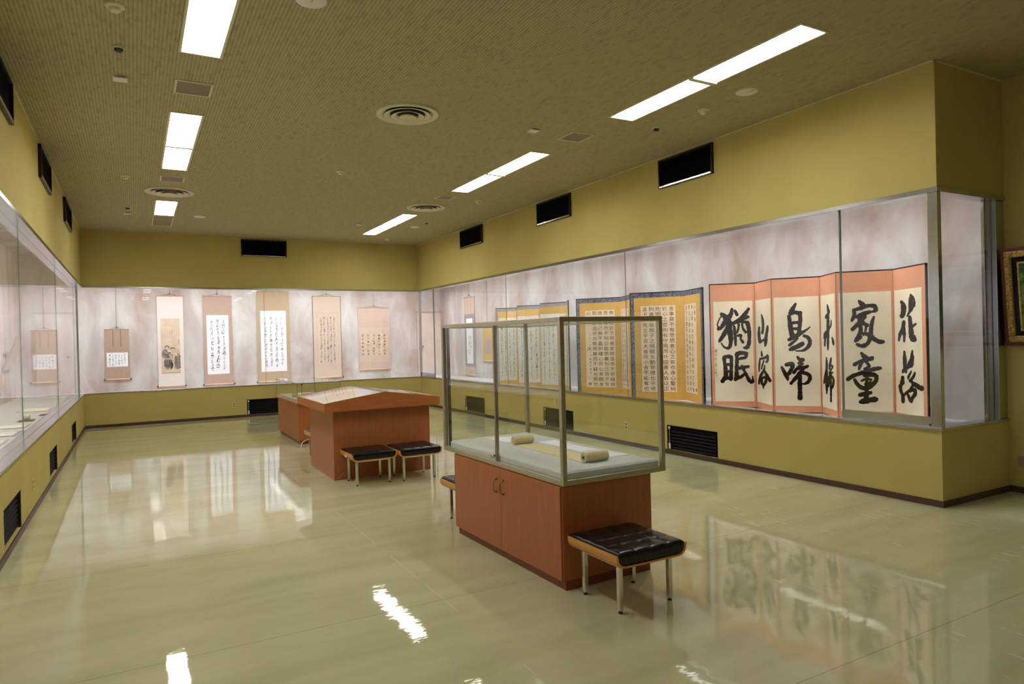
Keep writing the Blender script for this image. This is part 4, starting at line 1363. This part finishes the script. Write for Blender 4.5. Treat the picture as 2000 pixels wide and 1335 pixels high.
def gold_screen(a, b, c, label, cols, cols2, us2, w2text):
    r = thing('folding_screen', label, 'folding screen', (a[0], a[1], ZF), group='two-panel gold screens with blue brocade edges')
    zo = -ZF
    out = []
    for i, (p, q) in enumerate(((a, b), (b, c))):
        loc, rot, w = place_panel(r, p, q)
        pn = MB().box(.001, w - .001, 0, .024, 0, ZS + zo).build('panel', MAT['lacquer'], r, loc, rot)
        lo, hi = (.014, w - .001) if i == 0 else (.001, w - .014)
        MB().box(lo, hi, -.0015, 0, .0, ZS + zo - .014).build('brocade_edge', MAT['brocade'], pn)
        lo, hi = (.062, w - .001) if i == 0 else (.001, w - .062)
        MB().box(lo, hi, -.0030, -.0015, .0, 2.143 + zo).build('silk_border', MAT['gold'], pn)
        if i == 0:
            pl, pr = .16, .66
        else:
            pl, pr = .02, w * .68
        MB().box(pl, pr, -.0042, -.0030, .765 + zo, 2.02 + zo).build('paper', MAT['papery'], pn)
        mb = MB()
        rn = random.Random(7 + i)
        if i == 0:
            us = [pr - .055 - .0965 * k for k in range(5)]
            put_text(mb, cols[:5], us, 1.975 + zo, .812 + zo, .068, -.0050, rn, 1.2)
        else:
            n = len(us2)
            put_text(mb, cols2, [pl + u * (pr - pl) for u in us2], 1.975 + zo, .82 + zo, .062, -.0050, rn, 1.0)
        mb.build('block_script', MAT['ink'], pn)
        out.append((pn, w))
    return r, out


sideA = ['  心是          正可也', '思之為言心之官也即視聽言動皆本心之用也', '孟子云存其心養其性所以事天也修身立命', '大學之道在明明德在親民在止於至善知止']
sideA = [s[:19] for s in sideA]
colY1 = ['敬思聞於下問者家終值而不知疑前', '思問理然不明忍能思義則己而不友', '理不欲己無不嘉則權心而心有檢身', '思明語溫恭忠敬問難而不疑也思恕', '心火參']
r2, o2 = gold_screen((6.413, 7.902), (6.913, 7.297), (6.660, 6.690), 'gold two-panel screen with five columns of block characters, right behind the salmon screen', C_FRONT,
                     ['心是是          春四言月'[:14], '君上孝存如忍者之心學者言之也會', '思之三事言也學而時習之不亦說乎', '孟子曰盡其心者知其性也知其性則天'], [.90, .66, .42, .18], None)
r1, o1 = gold_screen((6.412, 9.299), (6.860, 8.682), (6.575, 8.060), 'gold two-panel screen with block characters, partly behind its right neighbour and the glass cabinet', colY1,
                     ['是以君子慎其獨也小人閒居為不善無', '人心惟危道心惟微惟精惟一允執厥中', '富潤屋德潤身心廣體胖故君子必誠意'], [.80, .5, .2], None)
# small dated line below the last column of the left screen
pn, w = o1[0]
mb = MB()
put_text(mb, ['大正十三年九月敬書於東京'], [.16 + .055 + .02], 1.62 - ZF, 1.0 - ZF, .034, -.0050, random.Random(5))
mb.build('small_script', MAT['inkg'], pn)

# ------------------------------------------------------------------ far six-panel screen with fine cursive
WF = [(6.528, 12.373), (6.835, 12.040), (6.481, 11.408), (6.783, 11.050), (6.472, 10.536), (6.690, 9.985), (6.44, 9.58)]
ws = thing('folding_screen', 'far six-panel screen with grey top band and pale panels of fine cursive writing', 'folding screen', (WF[0][0], WF[0][1], ZF))
for i in range(6):
    loc, rot, w = place_panel(ws, WF[i], WF[i + 1])
    zo = -ZF
    pn = MB().box(.002, w - .002, 0, .020, 0, ZS + zo).build('panel', MAT['lacquer'], ws, loc, rot)
    l0 = .012 if i == 0 else .003
    r0 = .012 if i == 5 else .003
    MB().box(l0, w - r0, -.0015, 0, 0, ZS + zo - .014).build('grey_silk_edge', MAT['greysilk'], pn)
    l1 = .05 if i == 0 else .003
    r1_ = .05 if i == 5 else .003
    MB().box(l1, w - r1_, -.003, -.0015, 0, 2.147 + zo).build('gold_border', MAT['gold2'], pn)
    MB().box(l1 + .012, w - r1_ - .018, -.0042, -.003, .74 + zo, 2.02 + zo).build('paper', MAT['paperg'], pn)
    if i in (0, 2, 4, 5):
        mb = MB()
        rn = random.Random(40 + i)
        cursive(mb, l1 + .03, w - r1_ - .03, 1.96 + zo, .80 + zo, 5 if w > .5 else 4, .052, -.005, rn, 1.0)
        mb.build('cursive_writing', MAT['ink'], pn)


# ------------------------------------------------------------------ hanging scrolls
def scroll(label, x0, x1, zt, zb_, mat, paper, pmat, loc, rot, hang=0.0, extra=None, wr=None, roller='cedar', knobs=True, name='hanging_scroll', inner=None, wm='ink'):
    """local frame: x to the right, z up, viewer at -y; x0..x1 relative to loc"""
    t = thing(name, label, 'hanging scroll', loc, rot, group='hanging scrolls in the wall cases')
    y = -.012
    MB().box(x0, x1, y - .0015, y, zb_ + .01, zt).build('silk_mount', mat, t)
    if inner:
        for (a, b, c, d, m) in inner:
            MB().box(a, b, y - .0022, y - .0015, c, d).build('silk_band', m, t)
    pa, pb, pc, pd = paper
    MB().box(pa, pb, y - .0035, y - .0022, pc, pd).build('paper', pmat, t)
    m2 = MB(); m2.smooth = True
    m2.cyl((x0 - .005, y, zt), (x1 + .005, y, zt), .007, 10).build('top_rod', MAT['tan'], t)
    m3 = MB(); m3.smooth = True
    m3.cyl((x0 - .002, y, zb_), (x1 + .002, y, zb_), .014, 14)
    ro = m3.build('bottom_roller', MAT[roller], t)
    if knobs:
        for s, xe in ((-1, x0), (1, x1)):
            m4 = MB(); m4.smooth = True
            m4.cyl((xe + s * .002, y, zb_), (xe + s * .035, y, zb_), .013, 12, r1=.016)
            m4.build('roller_knob', MAT['knob'], ro)
    xm = (x0 + x1) / 2
    w = (x1 - x0)
    m5 = MB(); m5.smooth = True
    m5.tube([(xm - w * .28, y, zt + .005), (xm - .01, y - .002, zt + .055), (xm + .01, y - .002, zt + .055), (xm + w * .28, y, zt + .005)], .0025, 6)
    m5.build('hanging_cord', MAT['cord'], t)
    if hang > 0:
        m6 = MB(); m6.smooth = True
        m6.cyl((xm, y - .003, zt + .05), (xm, y - .003, zt + .05 + hang), .003, 6).cyl((xm, y - .004, zt + .03), (xm, y - .004, zt + .08), .009, 8)
        m6.build('hanging_wire', MAT['joint'], t)
    if wr:
        mb = MB()
        wr(mb, y - .0042)
        mb.build('brush_writing', MAT[wm], t)
    if extra:
        extra(t, y)
    return t


R_ = random.Random
yb = YBI
scroll('smallest brown hanging scroll, farthest left on the far wall', -.23, .23, 2.0, .915, MAT['tan'], (-.20, .20, 1.19, 1.495), MAT['paperw'], (-.325, yb, 0), 0, hang=.9,
       wr=lambda mb, y: cursive(mb, -.17, .17, 1.47, 1.21, 6, .044, y, R_(1), .8),
       extra=lambda t, y: MB().box(-.078, -.068, y - .003, y - .0015, 1.62, 1.99).box(.068, .078, y - .003, y - .0015, 1.62, 1.99).build('hanging_strip', MAT['cord'], t))


def two_figures(t, y):
    x0, x1, z0, z1 = -.20, .185, 1.02, 2.22
    def u(px, py):
        return (x0 + (px - 130) / 365 * .385, z1 - (py - 210) / 1015 * 1.2)
    def line(pts, w, m):
        m.stroke([u(a, b) + (w, w) for a, b in pts], y - .0045)
    a, b, c = MB(), MB(), MB()
    # pale washes: the robes
    def blob(m, pts, dy=0):
        v = [(u(p, q)[0], y - .0040 - dy, u(p, q)[1]) for p, q in pts]
        m.add(v, [tuple(range(len(v)))])
    blob(c, [(165, 800), (215, 780), (280, 850), (290, 960), (210, 960), (160, 930), (148, 860)])
    blob(c, [(190, 980), (330, 980), (345, 1150), (215, 1140), (190, 1070)], .0001)
    blob(c, [(385, 920), (490, 920), (500, 1150), (400, 1150), (370, 1040)], .0001)
    # hair and dark accents
    for pts, w in (([(205, 755), (215, 730), (245, 720), (275, 735), (285, 760)], .016), ([(300, 775), (330, 765), (365, 760), (388, 775)], .018), ([(280, 845), (300, 860), (310, 845)], .02),
                   ([(345, 1050), (340, 1110), (325, 1150), (290, 1165)], .014), ([(325, 1000), (330, 1090), (322, 1140)], .010)):
        line(pts, w, a)
    rn = R_(9)
    outl = [([(208, 760), (212, 800), (235, 815), (262, 800), (280, 765)], .004), ([(320, 785), (325, 830), (350, 845), (380, 820), (386, 785)], .004),
            ([(205, 790), (165, 810), (148, 870), (160, 940), (200, 970), (260, 985), (330, 960), (350, 925)], .007), ([(195, 880), (240, 890), (290, 870), (320, 900)], .006),
            ([(390, 785), (440, 795), (480, 850), (492, 930), (480, 990)], .006), ([(385, 915), (440, 905), (480, 915), (495, 950)], .008),
            ([(185, 985), (185, 1060), (200, 1120), (230, 1155)], .006), ([(350, 960), (345, 1040), (360, 1110), (400, 1150), (460, 1150), (500, 1110)], .006), ([(200, 1120), (280, 1110), (330, 1120)], .005)]
    for pts, w in outl:
        line(pts, w, b)
    for k in range(16):
        x = 200 + k * 8.5
        line([(x, 985 + rn.uniform(0, 20)), (x + rn.uniform(-8, 8), 1050), (x + rn.uniform(-10, 10), 1100 + rn.uniform(0, 20))], .0035, b)
    for k in range(12):
        x = 385 + k * 9
        line([(x, 930 + rn.uniform(0, 20)), (x + rn.uniform(-10, 10), 1010), (x + rn.uniform(-12, 12), 1110 + rn.uniform(0, 30))], .003, b)
    for xx in (320, 350, 390):
        line([(xx, 400), (xx + 3, 500), (xx, 590)], .002, b)
    line([(468, 600), (470, 680)], .008, b)
    # faces, sleeves, extra folds
    for fx, fy in ((243, 775), (350, 805)):
        for dx in (-13, 12):
            line([(fx + dx - 6, fy - 6), (fx + dx + 5, fy - 7)], .003, a)
            line([(fx + dx - 3, fy + 1), (fx + dx + 3, fy + 1)], .003, a)
        line([(fx, fy + 2), (fx + 3, fy + 12)], .002, b)
        line([(fx - 7, fy + 20), (fx + 7, fy + 19)], .003, a)
    for k in range(9):
        line([(165 + 9 * k, 850 + 6 * k), (185 + 9 * k, 880 + 5 * k), (215 + 9 * k, 895 + 4 * k)], .004, b)
        line([(400 + 8 * k, 815 + 9 * k), (430 + 6 * k, 850 + 7 * k), (455 + 4 * k, 900 + 2 * k)], .0035, b)
    for k in range(7):
        line([(215 + 12 * k, 905 + 3 * k), (235 + 12 * k, 930), (250 + 12 * k, 955 - 2 * k)], .0035, a)
        line([(300 + 4 * k, 870 + 8 * k), (330 + 3 * k, 885 + 8 * k), (360, 880 + 10 * k)], .003, b)
    for k in range(14):
        x = rn.uniform(190, 340)
        line([(x, rn.uniform(1000, 1080)), (x + rn.uniform(-9, 9), rn.uniform(1090, 1150))], .006, b)
    line([(215, 1150), (240, 1165), (270, 1160)], .009, a)
    line([(400, 1155), (440, 1165), (480, 1150)], .007, a)
    c.build('ink_wash', MAT['inkw'], t)
    b.build('figure_outlines', MAT['inkg'], t)
    a.build('ink_accents', MAT['ink'], t)


scroll('hanging scroll with an ink painting of two robed figures', -.265, .265, 2.735, .71, MAT['whites'], (-.20, .185, 1.02, 2.22), MAT['paperb'], (.725, yb, 0), 0, hang=.1, extra=two_figures,
       inner=[(-.20, .185, 2.17, 2.225, MAT['olive']), (-.20, .185, .995, 1.03, MAT['olive'])])
scroll('dusty rose hanging scroll with bright white calligraphy sheet, third from the left', -.305, .315, 2.745, .70, MAT['rose'], (-.235, .235, .935, 2.30), MAT['paperw'], (1.705, yb, 0), 0, hang=.1,
       inner=[(-.235, .235, 2.30, 2.345, MAT['olive']), (-.235, .235, .905, .935, MAT['olive'])], wr=lambda mb, y: cursive(mb, -.19, .19, 2.23, 1.0, 3, .092, y, R_(12), 1.0))
scroll('khaki hanging scroll with wide white calligraphy sheet, fourth from the left', -.375, .375, 2.86, .70, MAT['olive'], (-.295, .295, .94, 2.40), MAT['paperw'], (2.945, yb, 0), 0, hang=.1,
       wr=lambda mb, y: cursive(mb, -.24, .25, 2.28, 1.0, 4, .085, y, R_(21), .8), wm='inkg2')
scroll('tall beige hanging scroll with beige writing sheet, fifth from the left', -.35, .35, 2.76, .735, MAT['beige'], (-.245, .265, 1.05, 2.34), MAT['beige'], (4.235, yb, 0), 0, hang=.1,
       inner=[(-.262, .282, 1.03, 2.36, MAT['peachs'])], wr=lambda mb, y: cursive(mb, -.20, .22, 2.26, 1.06, 5, .062, y, R_(31), .9), wm='inkg',
       extra=lambda t, y: MB().box(-.352, -.342, y - .003, y, .74, 2.75).box(.342, .352, y - .003, y, .74, 2.75).build('dark_selvage', MAT['cord'], t))
scroll('short beige hanging scroll with six columns of dark characters, farthest right on the far wall', -.42, .42, 2.47, .88, MAT['peachs'], (-.36, .37, 1.22, 1.81), MAT['paperb'], (5.445, yb, 0), 0, hang=.32,
       inner=[(-.42, .42, 1.81, 1.97, MAT['beige']), (-.42, .42, 1.08, 1.22, MAT['beige'])], knobs=False,
       wr=lambda mb, y: put_text(mb, ['梅花香來三四里', '晝書行南以心人', '月上山淺 添好斗', '天下靜心 自若', '西王母歌水生'], [.27 - .145 * k for k in range(5)], 1.755, 1.28, .058, y, R_(4)))
# on the long right wall
rr = -math.pi / 2
scroll('narrow hanging scroll with grey band and cursive brushwork on the right case wall', -.28, .30, 2.65, .70, MAT['peachs'], (-.18, .18, .99, 2.12), MAT['paperw'], (XRI, 15.41, 0), rr, hang=.6,
       inner=[(-.28, .30, .905, 2.235, MAT['greysilk']), (-.115, -.10, 2.24, 2.64, MAT['tan']), (.10, .115, 2.24, 2.64, MAT['tan'])], knobs=False,
       wr=lambda mb, y: cursive(mb, -.09, .11, 1.70, 1.25, 2, .14, y, R_(51), 1.1))
scroll('short yellow hanging scroll with mauve square on the right case wall', -.25, .25, 1.90, 1.07, MAT['gold2'], (-.14, .20, 1.25, 1.58), MAT['rose'], (XRI, 14.43, 0), rr, hang=1.5, knobs=False)
# on the left case wall, just inside the picture edge
scroll('dusty pink hanging scroll on the left case wall at the left picture edge', -.33, .33, 2.25, .98, MAT['peach'], (-.24, .24, 1.2, 2.0), MAT['paperw'], (XLI, 14.40, 0), math.pi / 2, hang=.9)

# plaque tilted forward on the left case wall
pq = thing('tilted_plaque', 'pale tilted plaque leaning out of the left case wall near the corner', 'plaque', (XLI + .01, 15.3, 1.25))
MB().hexa([(0, -.45, 0), (.02, -.45, 0), (.02, .45, 0), (0, .45, 0), (.20, -.45, .55), (.22, -.45, .55), (.22, .45, .55), (.20, .45, .55)]).build('board', MAT['paperg'], pq)
MB().hexa([(-.004, -.47, -.02), (.016, -.47, -.02), (.016, -.44, -.02), (-.004, -.44, -.02), (.20, -.47, .57), (.228, -.47, .57), (.228, -.44, .57), (.20, -.44, .57)]).build('side_rail', MAT['olive'], pq)
MB().box(0.0, .03, -.3, .3, .3, .33).build('bracket', MAT['olive'], pq)

# small things on the floor of the left case
bl = thing('round_vessel', 'small round pale vessel on a dark tray in the left wall case', 'vessel', (-1.28, 11.1, ZFL + .001))
m = MB(); m.smooth = True
m.lathe([(.001, .012), (.02, .012), (.038, .028), (.046, .05), (.041, .073), (.022, .09), (.001, .095)], n=32)
m.build('body', MAT['paperg'], bl)
MB().box(-.09, .09, -.12, .12, 0, .010).build('dark_tray', MAT['black'], bl, bevel=.002)
tag(MB().hexa([(-.05, -.16, 0), (.05, -.16, 0), (.05, .16, 0), (-.05, .16, 0), (-.05, -.16, .006), (.05, -.16, .02), (.05, .16, .006), (-.05, .16, .004)]).build('open_booklet', MAT['dkframe'], None, (-1.17, 11.95, ZFL + .001)),
    'small dark flat booklet behind the round vessel in the left wall case', 'booklet')
for k, (x, y, w, d, lb) in enumerate(((-1.38, 8.6, .40, .6, 'pale mounted sheet nearest the camera on the left case floor'), (-1.38, 9.5, .42, .5, 'pale mounted sheet between two others on the left case floor'),
                                      (-1.38, 10.35, .40, .42, 'pale mounted sheet just before the round vessel'), (-1.38, 13.0, .42, .7, 'pale mounted sheet beyond the booklet on the left case floor'))):
    s = tag(MB().box(-w / 2, w / 2, -d / 2, d / 2, 0, .006).build('mounted_sheet', MAT['casefloor2'], None, (x, y, ZFL + .001), bevel=.001), lb, 'sheet', 'mounted sheets on the left case floor')
    MB().box(-w / 2 + .03, w / 2 - .03, -d / 2 + .03, d / 2 - .03, .006, .0068).build('paper', MAT['paperg'], s)

# ------------------------------------------------------------------ gilt painting at the right edge
pt = thing('framed_painting', 'green landscape painting in a gilt frame, cut off by the right picture edge', 'painting', (XR2, 3.39, 1.41), -math.pi / 2)
# local x to the right (toward the camera side), viewer at -y; leans forward at the top
W2, HH = 1.15, .93
def tilt(mb):
    mb.v = [(x, y - .085 * (z / HH), z) for x, y, z in mb.v]
    return mb
mb = MB()
for x0, x1, z0, z1 in ((0, W2, 0, .035), (0, W2, HH - .035, HH), (0, .028, .035, HH - .035), (W2 - .028, W2, .035, HH - .035)):
    mb.box(x0, x1, -.055, -.005, z0, z1)
tilt(mb).build('outer_frame', MAT['redwood'], pt, bevel=.003)
mb = MB(); mb.smooth = False
for x0, x1, z0, z1 in ((.028, W2 - .028, .035, .095), (.028, W2 - .028, HH - .095, HH - .035), (.028, .085, .095, HH - .095), (W2 - .085, W2 - .028, .095, HH - .095)):
    mb.box(x0, x1, -.062, -.02, z0, z1)
gf = tilt(mb).build('gilt_frame', MAT['gilt'], pt, bevel=.012, seg=3)
rnd = random.Random(2)
mb = MB(); mb.smooth = True
pts = []
for k in range(60):
    pts.append((rnd.choice((.045, .07)), .05 + k * (HH - .1) / 60))
for k in range(60):
    pts.append((.05 + k * (W2 - .1) / 60, rnd.choice((.055, .075, HH - .055, HH - .075))))
for x, z in pts:
    r = rnd.uniform(.007, .013)
    mb.lathe([(.0008, -r), (r * .8, -r * .5), (r, 0), (r * .8, r * .5), (.0008, r)], (x, -.066, z), 8)
tilt(mb).build('carved_ornament', MAT['gilt'], gf)
tilt(MB().box(.085, W2 - .085, -.03, -.02, .095, HH - .095)).build('velvet_mat', MAT['navy'], pt)
mb = MB()
for x0, x1, z0, z1 in ((.130, W2 - .130, .140, .155), (.130, W2 - .130, HH - .155, HH - .140), (.130, .145, .155, HH - .155), (W2 - .145, W2 - .130, .155, HH - .155)):
    mb.box(x0, x1, -.040, -.030, z0, z1)
tilt(mb).build('inner_slip', MAT['gilt'], pt)
tilt(MB().box(.145, W2 - .145, -.034, -.030, .155, HH - .155)).build('canvas', MAT['canvas'], pt)
